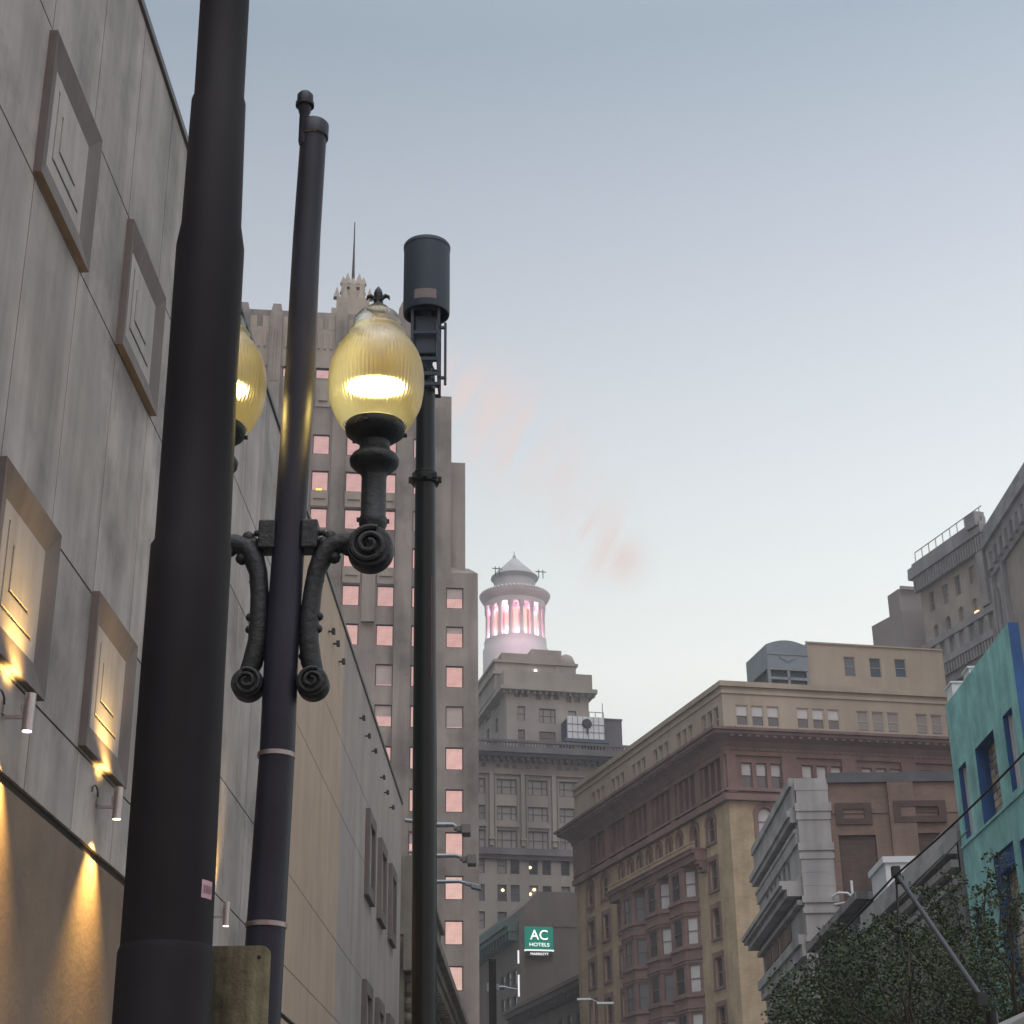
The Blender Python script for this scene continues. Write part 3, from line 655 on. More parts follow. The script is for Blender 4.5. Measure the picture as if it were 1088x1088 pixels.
# lit ceiling lamps behind the office windows
for px, py in ((563.5, 921.5), (534.5, 945.5), (568, 945), (563.8, 949.8)):
    u_, z_ = HP(px, py); mb = MB(); mb.lathe([(.08, z_-.2), (.23, z_-.08), (.23, z_+.08), (.08, z_+.2)], 10, (u_, .2)); mb.build('lit_lamp', emit('office_lamp', (1, .80, .42), 2.2), b)

# ------------------------------------------------------------------ hotel with the green sign
HT = Plane(A(552, 1000, 205), R(76.75))
b = at_plane('hotel_block', 'plain grey hotel block carrying a green sign and white light strips', 'hotel', HT)
ur = HT.u(640, 1000); zl = HT.z(556, 977); zr = HT.z(600, 985); us_ = HT.u(587, 985)
Lh = 24; sd = local_dir(HT, R(-14)); so = (sd[0]*Lh, sd[1]*Lh); sdu = (-sd[0], -sd[1])
SP = Plane((HT.p.x, HT.p.y), R(-14)); 
def sideu(px, py): u, z = SP(px, py); return Lh-u, z
HSd = []
for (px, y0, y1) in ((547, 1030, 1046), (540.5, 1033, 1049), (534.5, 1037, 1052), (547.5, 1058, 1076), (540.5, 1060, 1078), (534.5, 1062, 1080)):
    u_, z0_ = sideu(px, y1); z1_ = sideu(px, y0)[1]; HSd.append((u_-1.0, u_+1.0, z0_, z1_))
mb = MB(); facade(mb, O0, DX, 0, ur, 0, zr); facade(mb, O0, DX, 0, us_, zr, zl); facade(mb, so, sdu, 0, Lh, 0, zl, HSd, .3)
mb.quad((us_, 0, zr), (us_, 22, zr), (us_, 22, zl), (us_, 0, zl)); mb.quad((us_, 0, zr), (ur, 0, zr), (ur, 22, zr), (us_, 22, zr)); mb.quad((0, 0, zl), (us_, 0, zl), (us_, 22, zl), (so[0], so[1], zl)); mb.quad((ur, 0, 0), (ur, 22, 0), (ur, 22, zr), (ur, 0, zr))
mb.box(us_+.02, ur, -.1, .35, zr+.002, zr+.35)
mb.build('wall', m_hotel, b)
for h in HSd: window(b, so, sdu, h, .2, 'sash', m_win, fr, t=.1)
pu, pz = HT(557, 962, -6); pu1 = HT.u(640, 950, -6); pt = HT.z(600, 948, -6); pu2 = HT.u(571, 948, -6)
mb = MB(); mb.T = lambda x, y, z: (x, 6+y, z); mb.add([(pu, 0, zr-2), (pu1, 0, zr-2), (pu1, 0, pt), (pu2, 0, pt), (pu, 0, pz), (pu, 14, zr-2), (pu1, 14, zr-2), (pu1, 14, pt), (pu2, 14, pt), (pu, 14, pz)], [(0, 1, 2, 3, 4), (9, 8, 7, 6, 5), (0, 5, 6, 1), (1, 6, 7, 2), (2, 7, 8, 3), (3, 8, 9, 4), (4, 9, 5, 0)]); mb.build('penthouse', m_hotel, b)
# green bracketed eave on the street side
eu0, ez = 0, sideu(549, 984)[1]
mb = MB(); fbox(mb, so, sdu, 0, Lh-.5, 0, 1.7, ez-.2, ez+.55); fbox(mb, so, sdu, 0, Lh-.5, 0, 1.3, ez-.75, ez-.2)
for k in range(14): fbox(mb, so, sdu, Lh-1.0-k*1.6, Lh-.6-k*1.6, 0, 1.15, ez-1.8, ez-.75)
k = 0
P = fpt(so, sdu)
while k*.5 < Lh-1:
    p0 = P(k*.5, ez+.55, 1.6); mb.add([(p0[0]-.1, p0[1]-.1, ez+.55), (p0[0]+.1, p0[1]-.1, ez+.55), (p0[0]+.1, p0[1]+.1, ez+.55), (p0[0]-.1, p0[1]+.1, ez+.55), (p0[0], p0[1], ez+1.15)], [(0, 1, 4), (1, 2, 4), (2, 3, 4), (3, 0, 4)]); k += 1
mb.build('eave', m_copper, b)
mb = MB()
for y0, y1 in ((1010, 1024), (1036, 1059), (1073, 1078)): mb.box(-.28, -.12, -.22, -.06, HT.z(550, y1), HT.z(550, y0))
mb.build('light_strip', emit('white_strip', (.92, .93, .95), .75), b)
# sign
t = thing('hotel_sign', 'green illuminated hotel sign with white lettering on the grey hotel wall', 'sign', (HT.p.x, HT.p.y, 0), math.pi/2-HT.yaw)
s0, s1 = HT.u(557, 1000), HT.u(586.8, 1000); zt_, zm, zb_ = HT.z(572, 985.5), HT.z(572, 1010), HT.z(572, 1017)
mb = MB(); mb.box(s0, s1, -.5, -.12, zm+.05, zt_); mb.build('green_panel', emit('sign_green', (.0, .16, .115), .75), t, bevel=.05)
mb = MB(); mb.box(s0+.1, s1-.1, -.48, -.12, zb_, zm-.12); mb.build('grey_panel', M('sign_grey', (.03, .034, .032), .5, .1), t, bevel=.03)
mb = MB(); mb.box(s0-.05, s1+.05, -.52, -.12, zm-.12, zm+.05); mb.box(s0+.2, s0+.4, -.12, 0, zb_+.3, zt_-.3); mb.box(s1-.4, s1-.2, -.12, 0, zb_+.3, zt_-.3); mb.build('divider', emit('sign_white', (.85, .9, .88), .8), t)
m_let = emit('letter_white', (1, 1, .97), 1.0)
def text(body, h, cxu, zc, y, parent, mat, sx=1.0, bold=0, name='lettering'):
    cu_ = bpy.data.curves.new(name, 'FONT'); cu_.body = body; cu_.size = 1; cu_.extrude = .02; cu_.align_x = 'CENTER'; cu_.offset = bold
    tmp = bpy.data.objects.new('tmp_text', cu_); col.objects.link(tmp); dg = bpy.context.evaluated_depsgraph_get(); me = bpy.data.meshes.new_from_object(tmp.evaluated_get(dg)); bpy.data.objects.remove(tmp); bpy.data.curves.remove(cu_)
    ys = [v.co.y for v in me.vertices]; hh = max(ys)-min(ys); s_ = h/hh; mid_ = (max(ys)+min(ys))/2
    me.transform(Matrix(((s_*sx, 0, 0, 0), (0, 0, -1, 0), (0, s_, 0, -mid_*s_), (0, 0, 0, 1))))
    me.name = name; me.materials.clear(); me.materials.append(mat); o = bpy.data.objects.new(name, me); col.objects.link(o); o.parent = parent; o.location = (cxu, y, zc); return o
hz = zt_-zm
text('AC', hz*.42, (s0+s1)/2, zm+hz*.65, -.53, t, m_let, 1.0, .0)
text('HOTELS', hz*.15, (s0+s1)/2, zm+hz*.23, -.53, t, m_let, 1.2, .0)
text('MARRIOTT', (zm-zb_)*.36, (s0+s1)/2, (zm+zb_)/2-.08, -.51, t, m_let, 1.15, .0)

# lower corniced building between the hotel and the red-corniced building
LP = Plane(A(640, 1050, 172), R(76.75))
b = at_plane('corner_building', 'low dark stone building with a deep cornice below the green hotel sign', 'building', LP)
sd2 = local_dir(LP, R(-15)); L2 = 33; so2 = (sd2[0]*L2, sd2[1]*L2); sdu2 = (-sd2[0], -sd2[1]); SP2 = Plane((LP.p.x, LP.p.y), R(-15))
zc_ = SP2.z(600, 1061)
mb = MB(); Hs = [(L2-22+3.2*k, L2-20.5+3.2*k, zc_-3.6, zc_-1.9) for k in range(7)]; facade(mb, so2, sdu2, 0, L2, 0, zc_, Hs, .3); facade(mb, O0, DX, 0, 20, 0, zc_); mb.quad((0, 0, zc_), (20, 0, zc_), (20, 30, zc_), (so2[0], so2[1], zc_)); mb.build('wall', m_hotel, b)
for h in Hs: window(b, so2, sdu2, h, .2, 'sash', m_win, fr, t=.1)
mb = MB(); fbox(mb, so2, sdu2, 0, L2, 0, 1.6, zc_, zc_+.5); fbox(mb, so2, sdu2, 0, L2, 0, 1.9, zc_+.5, zc_+.9); fbox(mb, so2, sdu2, 0, L2, 0, .6, zc_-.6, zc_-.02)
for k in range(40): fbox(mb, so2, sdu2, k*1.0, k*1.0+.4, 0, 1.2, zc_-.5, zc_-.01)
mb.build('cornice', m_hotel, b)

# ------------------------------------------------------------------ red-corniced buff brick building
RP = Plane(A(776, 880, 135), R(78)); RS = Plane((RP.p.x, RP.p.y), YR)
b = at_plane('corniced_building', 'buff brick corner building with deep red terracotta cornice and projecting bay windows', 'building', RP)
rd = local_dir(RP, YR); RL = 37.5; ro = (rd[0]*RL, rd[1]*RL); rdu = (-rd[0], -rd[1])
SU = lambda px, py, w_=0: RL-RS(px, py)[0]
W_ = 34
z_attic, z_ctop, z_cbot, z_red0, z_red1 = 44.3, 40.0, 38.6, 34.35, 38.6
FL = 3.86; sills = [31.5-FL*k for k in range(8)]
# front
fh_att = [(1.11+5.38*k+1.38*j, 1.11+5.38*k+1.38*j+1.08, 40.6, 42.4) for k in range(5) for j in range(3)]
fh_red = [(1.26+5.3*k+1.28*j, 1.26+5.3*k+1.28*j+.92, 35.35, 37.45) for k in range(5) for j in range(3)]
fh_arch = [(2.4+5.3*k, 3.75+5.3*k, 31.4, 33.75, 1) for k in range(5)]
fh_low = [(2.4+5.3*k, 3.75+5.3*k, s_, s_+2.2) for k in range(5) for s_ in sills[1:5]]
# side: u from the far end
def gr(uc): return RL-uc
s_groups = [(0.9, 4.6), (6.6, 10.1), (12.5, 16.1), (18.3, 21.8), (23.9, 27.3), (28.4, 33.1)]
s_groups = [(.75+5.55*k, .75+5.55*k+3.9) for k in range(6)]
def trip(a, c, z0, z1, fr_=.72):
    p_ = (c-a)/3; return [(RL-c+p_*j+p_*(1-fr_)/2, RL-c+p_*j+p_*(1+fr_)/2, z0, z1) for j in range(3)]
sh_att = sum([trip(a, c, 40.5, 42.5) for a, c in s_groups], [])
sh_red = sum([trip(a, c, 35.2, 38.1, .66) for a, c in s_groups], [])
def at_u(d, wd): return (RL-d-wd/2, RL-d+wd/2)
c_r, c_l1, c_l2 = 3.75, 33.4, 29.2
sh_mid = []
for d, wd in ((c_r, 1.45), (c_l1, 1.6), (c_l2, 1.6)):
    sh_mid.append((*at_u(d, wd), 31.55, 33.75, 1))
    for s_ in sills[1:6]: sh_mid.append((*at_u(d, wd), s_, s_+2.35))
c_l3 = 24.9
for s_ in sills[1:6]: sh_mid.append((*at_u(c_l3, 1.6), s_, s_+2.35))
sh_mid.append((*at_u(7.2, 1.3), 31.55, 33.7, 1))
smalls = [24.6-2.35*k for k in range(7)]
sh_small = [(*at_u(d, 1.1), 32.35, 33.75, 1) for d in smalls]
mb = MB()
facade(mb, O0, DX, 0, W_, 0, 34.2, fh_arch+fh_low, .35); facade(mb, ro, rdu, 0, RL, 0, 34.2, sh_mid+sh_small, .35)
mb.quad((W_, 0, 0), (W_, 40, 0), (W_, 40, 34.2), (W_, 0, 34.2)); mb.quad((ro[0], ro[1], 0), (W_+ro[0], 40, 0), (W_+ro[0], 40, 34.2), (ro[0], ro[1], 34.2))
mb.build('wall', m_beige, b)
mb = MB(); facade(mb, O0, DX, 0, W_, 34.2, z_cbot, fh_red, .4, .06); facade(mb, ro, rdu, 0, RL, 34.2, z_cbot, sh_red, .4, .06)
# rusticated piers between the triplets
for k in range(6): fbox(mb, O0, DX, max(-.05, 5.3*k-.55), 5.3*k+.75, .06, .28, z_red0+.5, 38.0)
for a, c in [(0-.5, .6)]+[(s_groups[k][1]+.25, s_groups[k+1][0]-.25) for k in range(5)]+[(s_groups[5][1]+.2, RL)]: fbox(mb, ro, rdu, max(0, RL-c), min(RL+.05, RL-a), .06, .28, z_red0+.5, 38.0)
for o_, d_, w_ in ((O0, DX, W_), (ro, rdu, RL+.3)):
    s0_ = -.3 if d_ == DX else 0
    fbox(mb, o_, d_, s0_, w_, .06, .45, 34.2, 34.75); fbox(mb, o_, d_, s0_, w_, .06, .3, 38.0, 38.5)
    fbox(mb, o_, d_, s0_, w_, .06, .35, 35.0, 35.2)
mb.build('terracotta_storey', m_terra, b)
mb = MB()
# big coved cornice as a swept profile, mitred by overlapping ends
prof = [(.07, 38.2), (.32, 38.35), (.36, 38.65), (.7, 39.05), (1.25, 39.35), (1.5, 39.5), (1.5, 39.72), (1.72, 39.76), (1.75, 39.98), (.0, 40.1)]
def sweep(mb, pts):
    for i in range(len(prof)-1):
        for s_ in range(len(pts)-1):
            mb.quad(pts[s_](*prof[i]), pts[s_+1](*prof[i]), pts[s_+1](*prof[i+1]), pts[s_](*prof[i+1]))
PF, PS = fpt(O0, DX), fpt(ro, rdu)
def corner_pt(w_, z):  # meeting point of the two outward-offset fronts
    p1 = PF(0, z, w_); p2 = PS(RL, z, w_); d1 = DX; d2 = rdu
    det = d1[0]*(-d2[1])+d2[0]*d1[1]; ex, ey = p2[0]-p1[0], p2[1]-p1[1]
    t_ = (ex*(-d2[1])+d2[0]*ey)/det; return (p1[0]+d1[0]*t_, p1[1]+d1[1]*t_, z)
sweep(mb, [lambda w_, z: PS(-.0-w_, z, w_), lambda w_, z: corner_pt(w_, z), lambda w_, z: PF(W_, z, w_)])
sweep(mb, [lambda w_, z: (ro[0]+3, ro[1], z), lambda w_, z: PS(-w_, z, w_)])
u = 0
while u < W_: fbox(mb, O0, DX, u, u+.3, .9, 1.42, 39.28, 39.55); u += .75
u = 0
while u < RL: fbox(mb, ro, rdu, u, u+.3, .9, 1.42, 39.28, 39.55); u += .75
u = .4
while u < W_-.5: fbox(mb, O0, DX, u, u+.28, .3, .42, 38.4, 38.6); u += .5
u = .4
while u < RL-.3: fbox(mb, ro, rdu, u, u+.28, .3, .42, 38.4, 38.6); u += .5
mb.build('cornice', m_terrad, b)
mb = MB(); facade(mb, O0, DX, 0, W_, 40.0, z_attic, fh_att, .3); facade(mb, ro, rdu, 0, RL, 40.0, z_attic, sh_att, .3)
mb.quad((0, 0, z_attic), (W_, 0, z_attic), (W_+ro[0], 36, z_attic), (ro[0], ro[1], z_attic)); mb.quad((ro[0], ro[1], 34), (W_+ro[0], 36, 34), (W_+ro[0], 36, z_attic), (ro[0], ro[1], z_attic))
fbox(mb, O0, DX, -.22, W_, .0, .22, 43.95, 44.4); fbox(mb, ro, rdu, 0, RL, 0, .22, 43.95, 44.4); fbox(mb, O0, DX, -.1, W_, 0, .1, 43.35, 43.6); fbox(mb, ro, rdu, 0, RL, 0, .1, 43.35, 43.6)
for k in range(6):
    fbox(mb, O0, DX, 1.0+5.38*k, 5.2+5.38*k, 0, .14, 40.46, 40.58)
mb.build('attic', m_attic, b)
mullw = M('cream_sash', (.42, .37, .31), .7, .1)
for h in fh_att: window(b, O0, DX, h, .15, 'sash', m_win2, mullw, m_blind if h[0] < 10.5 else m_blindg, t=.08, blindfrac=.52 if h[0] < 10.5 else .9)
for h in fh_red: window(b, O0, DX, h, .2, 'sash', m_win2, m_terrad, m_blind, t=.07, blindfrac=.5)
for h in fh_arch+fh_low[:2]: window(b, O0, DX, h, .2, 'sash', m_blind, m_terra, t=.09)
for h in sh_att: window(b, ro, rdu, h, .25, 'sash', rnd.choice([m_win2, m_blindg]), mullw, t=.08)
for h in sh_red: window(b, ro, rdu, h, .3, 'plain', m_win, m_terrad, t=.08)
for h in sh_mid: window(b, ro, rdu, h, .25, 'sash', m_win, m_terra, t=.12)
for h in sh_small: window(b, ro, rdu, h, .25, 'plain', m_win, m_terra, t=.15)
# red surrounds, proud of the brick
def surround(o_, d_, h, t_=.42, pr=.09):
    mb = MB()
    a, c, z0, z1 = h[:4]
    if len(h) > 4:
        P = fpt(o_, d_); r_ = (c-a)/2; uc = (a+c)/2; zc = z1-r_; K = 12
        for k in range(K):
            g0, g1 = math.pi*k/K, math.pi*(k+1)/K
            q = [(uc+r_*math.cos(g0), zc+r_*math.sin(g0)), (uc+(r_+t_)*math.cos(g0), zc+(r_+t_)*math.sin(g0)), (uc+(r_+t_)*math.cos(g1), zc+(r_+t_)*math.sin(g1)), (uc+r_*math.cos(g1), zc+r_*math.sin(g1))]
            mb.add([P(*x, pr) for x in q]+[P(*x, 0) for x in q], [(0, 1, 2, 3), (0, 1, 5, 4), (1, 2, 6, 5), (2, 3, 7, 6), (3, 0, 4, 7)])
        fbox(mb, o_, d_, uc-.12, uc+.12, 0, pr+.05, z1+t_-.05, z1+t_+.42); top = zc
    else:
        top = z1; fbox(mb, o_, d_, a-t_*.8, c+t_*.8, 0, pr, z1, z1+t_)
    fbox(mb, o_, d_, a-t_*.8, a, 0, pr, z0, top); fbox(mb, o_, d_, c, c+t_*.8, 0, pr, z0, top); fbox(mb, o_, d_, a-t_*.8, c+t_*.8, 0, pr+.06, z0-.22, z0)
    mb.build('window_surround', m_terra, b)
for h in fh_arch: surround(O0, DX, h)
for h in sh_mid: surround(ro, rdu, h)
for h in sh_small: surround(ro, rdu, h, .3)
# balcony over three oriels
bal0, bal1 = RL-25.4, RL-4.9
mb = MB(); fbox(mb, ro, rdu, bal0, bal1, .03, 1.35, 30.9, 31.2); fbox(mb, ro, rdu, bal0, bal1, .03, 1.1, 30.3, 30.9); fbox(mb, ro, rdu, bal0-.05, bal1+.05, .03, 1.45, 31.2, 31.32)
for k in range(3): fbox(mb, ro, rdu, bal1-.5-.25*k, bal1-.05, .03, .95-.25*k, 30.0-.3*k, 30.3-.3*k)
mb.build('balcony', m_terra, b)
mb = MB(); fbox(mb, ro, rdu, bal0+.05, bal1-.05, 1.05, 1.2, 31.32, 31.75); fbox(mb, ro, rdu, bal0, bal1, 1.0, 1.26, 31.75, 31.88); mb.build('balcony_parapet', m_beige, b)
def oriel(d_c, wid):
    uc = RL-d_c; hw = wid/2; pj = 1.0; cw = wid*.22
    P = fpt(ro, rdu)
    A_, B_, C_, D_ = (uc-hw, 0), (uc-hw+cw, pj), (uc+hw-cw, pj), (uc+hw, 0)
    pts = [P(u_, 0, w_)[:2] for u_, w_ in (A_, B_, C_, D_)]
    mb = MB(); wins = []
    for i in range(3):
        p0, p1 = Vector(pts[i]), Vector(pts[i+1]); ln = (p1-p0).length; d_ = ((p1-p0)/ln)
        hs = []
        for s_ in sills[1:6]:
            m_ = (.3, .55, .24)[i]
            hs.append((m_, ln-m_, s_+.05, s_+2.3))
        facade(mb, tuple(p0), tuple(d_), 0, ln, 10, 30.3, hs, .2); wins.append((tuple(p0), tuple(d_), hs))
        for s_ in sills[1:6]:
            fbox(mb, tuple(p0), tuple(d_), -.04, ln+.04, 0, .16, s_-.3, s_-.08); fbox(mb, tuple(p0), tuple(d_), -.03, ln+.03, 0, .12, s_-1.2, s_-1.02)
            fbox(mb, tuple(p0), tuple(d_), -.02, ln+.02, 0, .07, s_+2.42, s_+2.6)
    ob = mb.build('oriel', m_terra, b)
    for i, (o_, d_, hs) in enumerate(wins):
        for h in hs:
            pn = m_win if i != 2 else (m_blind if d_c < 20 and rnd.random() < .85 else m_win2)
            window(ob, o_, d_, h, .12, 'sash', pn, m_terrad, t=.08)
for d_c in (21.2, 15.2, 9.6): oriel(d_c, 5.2)
# penthouse and roof plant
PHo = 7.0; fp = lambda px, py: RP(px, py, -PHo)
p0, pz0 = fp(858, 700); p1, _ = fp(1002, 700); zt_ = fp(860, 683.5)[1]
wl = [(fp(x0, 707)[0], fp(x1, 707)[0], fp(x0, y1)[1], fp(x0, y0)[1]) for x0, x1, y0, y1 in ((896.8, 908.5, 697.5, 718.5), (923.8, 936, 699, 719.5), (950.5, 962.5, 700, 719.5))]
mb = MB(); facade(mb, (0, PHo), DX, p0, p1, z_attic, zt_, wl, .25); mb.box(p0-.12, p1, PHo-.12, PHo+.0-.004, zt_-.0, zt_+.14); mb.quad((p0, PHo, z_attic), (p0, PHo+14, z_attic), (p0, PHo+14, zt_), (p0, PHo, zt_)); mb.quad((p1, PHo, z_attic), (p1, PHo+14, z_attic), (p1, PHo+14, zt_), (p1, PHo, zt_)); mb.quad((p0, PHo, zt_), (p1, PHo, zt_), (p1, PHo+14, zt_), (p0, PHo+14, zt_)); mb.quad((p0, PHo+14, z_attic), (p1, PHo+14, z_attic), (p1, PHo+14, zt_), (p0, PHo+14, zt_))
mb.build('penthouse', m_attic, b)
for h in wl: window(b, (0, PHo), DX, h, .15, 'sash', glass('blue_glass', (.07, .10, .13)), m_wfr, t=.07)
t = thing('cooling_tower', 'blue grey metal cooling tower with louvred ends on the buff building roof', 'cooling tower', (RP.p.x, RP.p.y, 0), math.pi/2-RP.yaw)
q0, qz = fp(812, 715); q1, _ = fp(855, 715); zt_ = fp(830, 684)[1]; zsh = fp(812, 688)[1]; zv1, zv0 = fp(830, 714)[1], fp(830, 723.5)[1]
dq = 5.5
mb = MB(); mid_ = (q0+q1)/2
n_ = 8; arc = [(q0+(q1-q0)*k/n_, zsh+(zt_-zsh)*math.sin(math.pi*k/n_)) for k in range(n_+1)]
prof_ = [(q0, zv1)]+[(q1, zv1)]+arc[::-1]
nn = len(prof_); mb.add([(x, PHo-1, z) for x, z in prof_]+[(x, PHo-1+dq, z) for x, z in prof_], [tuple(range(nn)), tuple(range(2*nn-1, nn-1, -1))]+[(i, (i+1) % nn, nn+(i+1) % nn, nn+i) for i in range(nn)])
mb.box(q0, q1, PHo-1.06, PHo-1.0, fp(830, 699)[1]-.06, fp(830, 699)[1]); mb.build('housing', m_louver, t)
mb = MB(); mb.box(q0+.25, q1-.25, PHo-.8, PHo-1+dq-.3, z_attic, zv1); mb.build('louvre', M('dark_louvre', (.055, .075, .09), .6, .2), t)
mb = MB(); z_l = z_attic+.05; 
for x0 in (q0, mid_-.12, q1-.24): mb.box(x0, x0+.24, PHo-1.0, PHo-.76, z_l, zv1)
mb.box(q0+.24, q1-.24, PHo-1.0, PHo-.76, zv0-.2, zv0+.05); mb.box(q0, q1, PHo-1.03, PHo-.99, zv1-.16, zv1+.02); mb.build('frame', m_metal, t)
mb = MB(); mb.box(q0+.02, q0+.2, PHo-1+dq-.3, PHo-1+dq, z_l, zv1); mb.build('leg', m_metal, t)
mb = MB()
for s_ in (-1, 1): mb.add([(mid_, PHo-1.07, fp(830, 704)[1]), (mid_+s_*.75, PHo-1.07, fp(830, 704)[1]+.28), (mid_+s_*.75, PHo-1.07, fp(830, 704)[1]+.1), (mid_, PHo-1.07, fp(830, 704)[1]-.28), (mid_, PHo-1.01, fp(830, 704)[1]), (mid_+s_*.75, PHo-1.01, fp(830, 704)[1]+.28), (mid_+s_*.75, PHo-1.01, fp(830, 704)[1]+.1), (mid_, PHo-1.01, fp(830, 704)[1]-.28)], [(0, 1, 2, 3), (0, 1, 5, 4), (1, 2, 6, 5), (2, 3, 7, 6)])
mb.build('maker_badge', m_metal, t)

# ------------------------------------------------------------------ tall ornate department store and brown block, right
OC = Vector((54.0, 176.0, 0)); OA = Plane((OC.x, OC.y), YR); OB = Plane((OC.x, OC.y), YS)
b = thing('ornate_block', 'tall ornate stone block with bracketed cornices at the right edge of the photo', 'building', (OC.x, OC.y, 0), 0)
# local frame is world-aligned here
dA = (math.sin(YR), math.cos(YR)); LA = OA.u(979, 640)
oA = (dA[0]*LA, dA[1]*LA); dAu = (-dA[0], -dA[1])
ua = lambda px, py: LA-OA.u(px, py); za = lambda px, py: OA.z(px, py)
z_top, z_dt, z_bc, z_bd = za(1020, 567), za(1020, 600), za(1020, 670), za(1020, 698)
HA = []
win_top = [(1012, 1020, 600, 618)]
for px, y0, y1 in ((991.5, 628, 649), (1006, 620, 641), (1019, 610, 632), (1034, 600, 619)):
    u_ = ua(px, y1); HA.append((u_-.55, u_+.55, za(px, y1), za(px, y0)))
for px, y0, y1 in ((996.5, 662, 684), (1009.5, 653, 676), (1023, 643, 665), (1037.5, 634, 655)):
    u_ = ua(px, y1); HA.append((u_-.55, u_+.55, za(px, y1), za(px, y0), 1))
for px, y0, y1 in ((1008, 724, 745), (1022, 715, 737), (1037, 706, 726)):
    u_ = ua(px, y1); HA.append((u_-.55, u_+.55, za(px, y1), za(px, y0)))
for px, y0, y1 in ((1060, 588, 609), (1064, 620, 642)):
    u_ = ua(px, y1); HA.append((u_-.45, u_+.45, za(px, y1), za(px, y0)))
mb = MB(); facade(mb, oA, dAu, 0, LA, 0, z_top-1.2, HA, .45)
LB = 60; dB = (math.sin(YS), math.cos(YS)); dBu = (-dB[0], -dB[1]); zB = OB.z(1066, 535)
HB = []
facade(mb, (0, 0), dBu, 0, LB, 0, zB-1)
mb.quad((oA[0], oA[1], 0), (oA[0]+40, oA[1]+8, 0), (oA[0]+40, oA[1]+8, z_top-1.2), (oA[0], oA[1], z_top-1.2)); mb.quad((oA[0], oA[1], z_top-1.2), (0, 0, z_top-1.2), (40, 0, z_top-1.2), (oA[0]+40, oA[1]+8, z_top-1.2)); mb.quad((0, 0, zB-1), (dBu[0]*LB, dBu[1]*LB, zB-1), (40, -LB, zB-1), (40, 0, zB-1))
mb.quad((0,0,z_top-1.3),(40,0,z_top-1.3),(40,0,zB-1),(0,0,zB-1))
mb.build('wall', m_orn, b)
for h in HA: window(b, oA, dAu, h, .3, 'sash', rnd.choice([m_win2, m_blindg]), m_orn, t=.08)
mb = MB()
fbox(mb, oA, dAu, -.9, LA, 0, .9, z_top-1.3, z_top-.6); fbox(mb, oA, dAu, -.5, LA, 0, .5, z_top-.6, z_top); fbox(mb, oA, dAu, -.9, LA, 0, .95, z_dt+1.6, z_dt+2.3); fbox(mb, oA, dAu, -.6, LA, 0, .6, z_dt+2.5, z_top-1.3)
fbox(mb, oA, dAu, -.5, LA, 0, .5, z_dt-.1, z_dt+1.6)
k = 0
while k*.55 < LA: fbox(mb, oA, dAu, k*.55, k*.55+.26, .5, .8, z_dt-.3, z_dt+1.5); k += 1
fbox(mb, oA, dAu, -.5, LA, 0, .5, z_bc-.2, z_bc+.6); fbox(mb, oA, dAu, -.4, LA, 0, .45, z_bd-2.6, z_bd-1.6); fbox(mb, oA, dAu, -1.0, LA, 0, 1.0, z_bd-.3, z_bd+.5)
k = 0
while k*.6 < LA: fbox(mb, oA, dAu, k*.6, k*.6+.28, .2, .9, z_bd-1.6, z_bd-.3); k += 1
k = 0
while k*2.1 < LA-1: fbox(mb, oA, dAu, .4+k*2.1, .4+k*2.1+.9, 0, .4, z_bd+.55, z_bc-.25); k += 1
mb.build('cornice', m_ornd, b)
mb = MB(); pv = ua(1048, 600)
fbox(mb, oA, dAu, pv-.9, pv+.5, 0, .7, z_bc+.7, z_dt-.4); fbox(mb, oA, dAu, pv-1.2, pv+.8, 0, 1.3, z_dt+2.5, z_top+.6)
mb.build('pilaster', m_ornd, b)
mb = MB()
P = fpt((0, 0), dBu)
fbox(mb, (0, 0), dBu, 0, LB, 0, .55, zB-1.4, zB); fbox(mb, (0, 0), dBu, 0, LB, 0, .9, zB-2.4, zB-1.4); fbox(mb, (0, 0), dBu, 0, LB, 0, .5, zB-3.4, zB-2.4); fbox(mb, (0, 0), dBu, .2, LB, 0, .35, zB-6, zB-3.4)
for k in range(26): fbox(mb, (0, 0), dBu, 1.0+k*2.2, 2.0+k*2.2, .35, .75, zB-5.4, zB-3.6)
fbox(mb, (0, 0), dBu, .0, 1.0, 0, .5, 0, zB-6); fbox(mb, (0, 0), dBu, 4.6, 5.4, 0, .5, 0, zB-6)
# tall oval cartouche
cu0, cz0 = 2.8, zB-13; K = 28
ring = [(cu0+1.15*math.cos(2*math.pi*k/K), cz0+5.2*math.sin(2*math.pi*k/K)) for k in range(K+1)]
mb.tube([P(u_, z_, .25) for u_, z_ in ring], .3, 8); ring2 = [(cu0+.45*math.cos(2*math.pi*k/K), cz0+3.6*math.sin(2*math.pi*k/K)) for k in range(K+1)]; mb.tube([P(u_, z_, .1) for u_, z_ in ring2], .16, 8)
mb.build('street_front', m_ornd, b)
mb = MB()
pts = [(ua(989.6, 583), 0), (LA-1, 0)]
k = 0; zr_ = za(1020, 560.5)
r0, r1 = .3, LA
fbox(mb, oA, dAu, r0, r1, .3, .38, zr_+.5, zr_+.6)
while r0+k*1.6 < r1: fbox(mb, oA, dAu, r0+k*1.6, r0+k*1.6+.08, .3, .38, z_top, zr_+.5); k += 1
mb.build('roof_railing', m_orn, b)
u_, z_ = ua(1040, 652), za(1040, 652); q = fpt(oA, dAu)(u_, z_, .1); mb = MB(); mb.lathe([(.1, z_-.4), (.4, z_-.2), (.4, z_+.2), (.1, z_+.4)], 10, (q[0], q[1])); mb.build('lit_lamp', emit('orange_window_lamp', (1, .55, .25), 2.5), b)

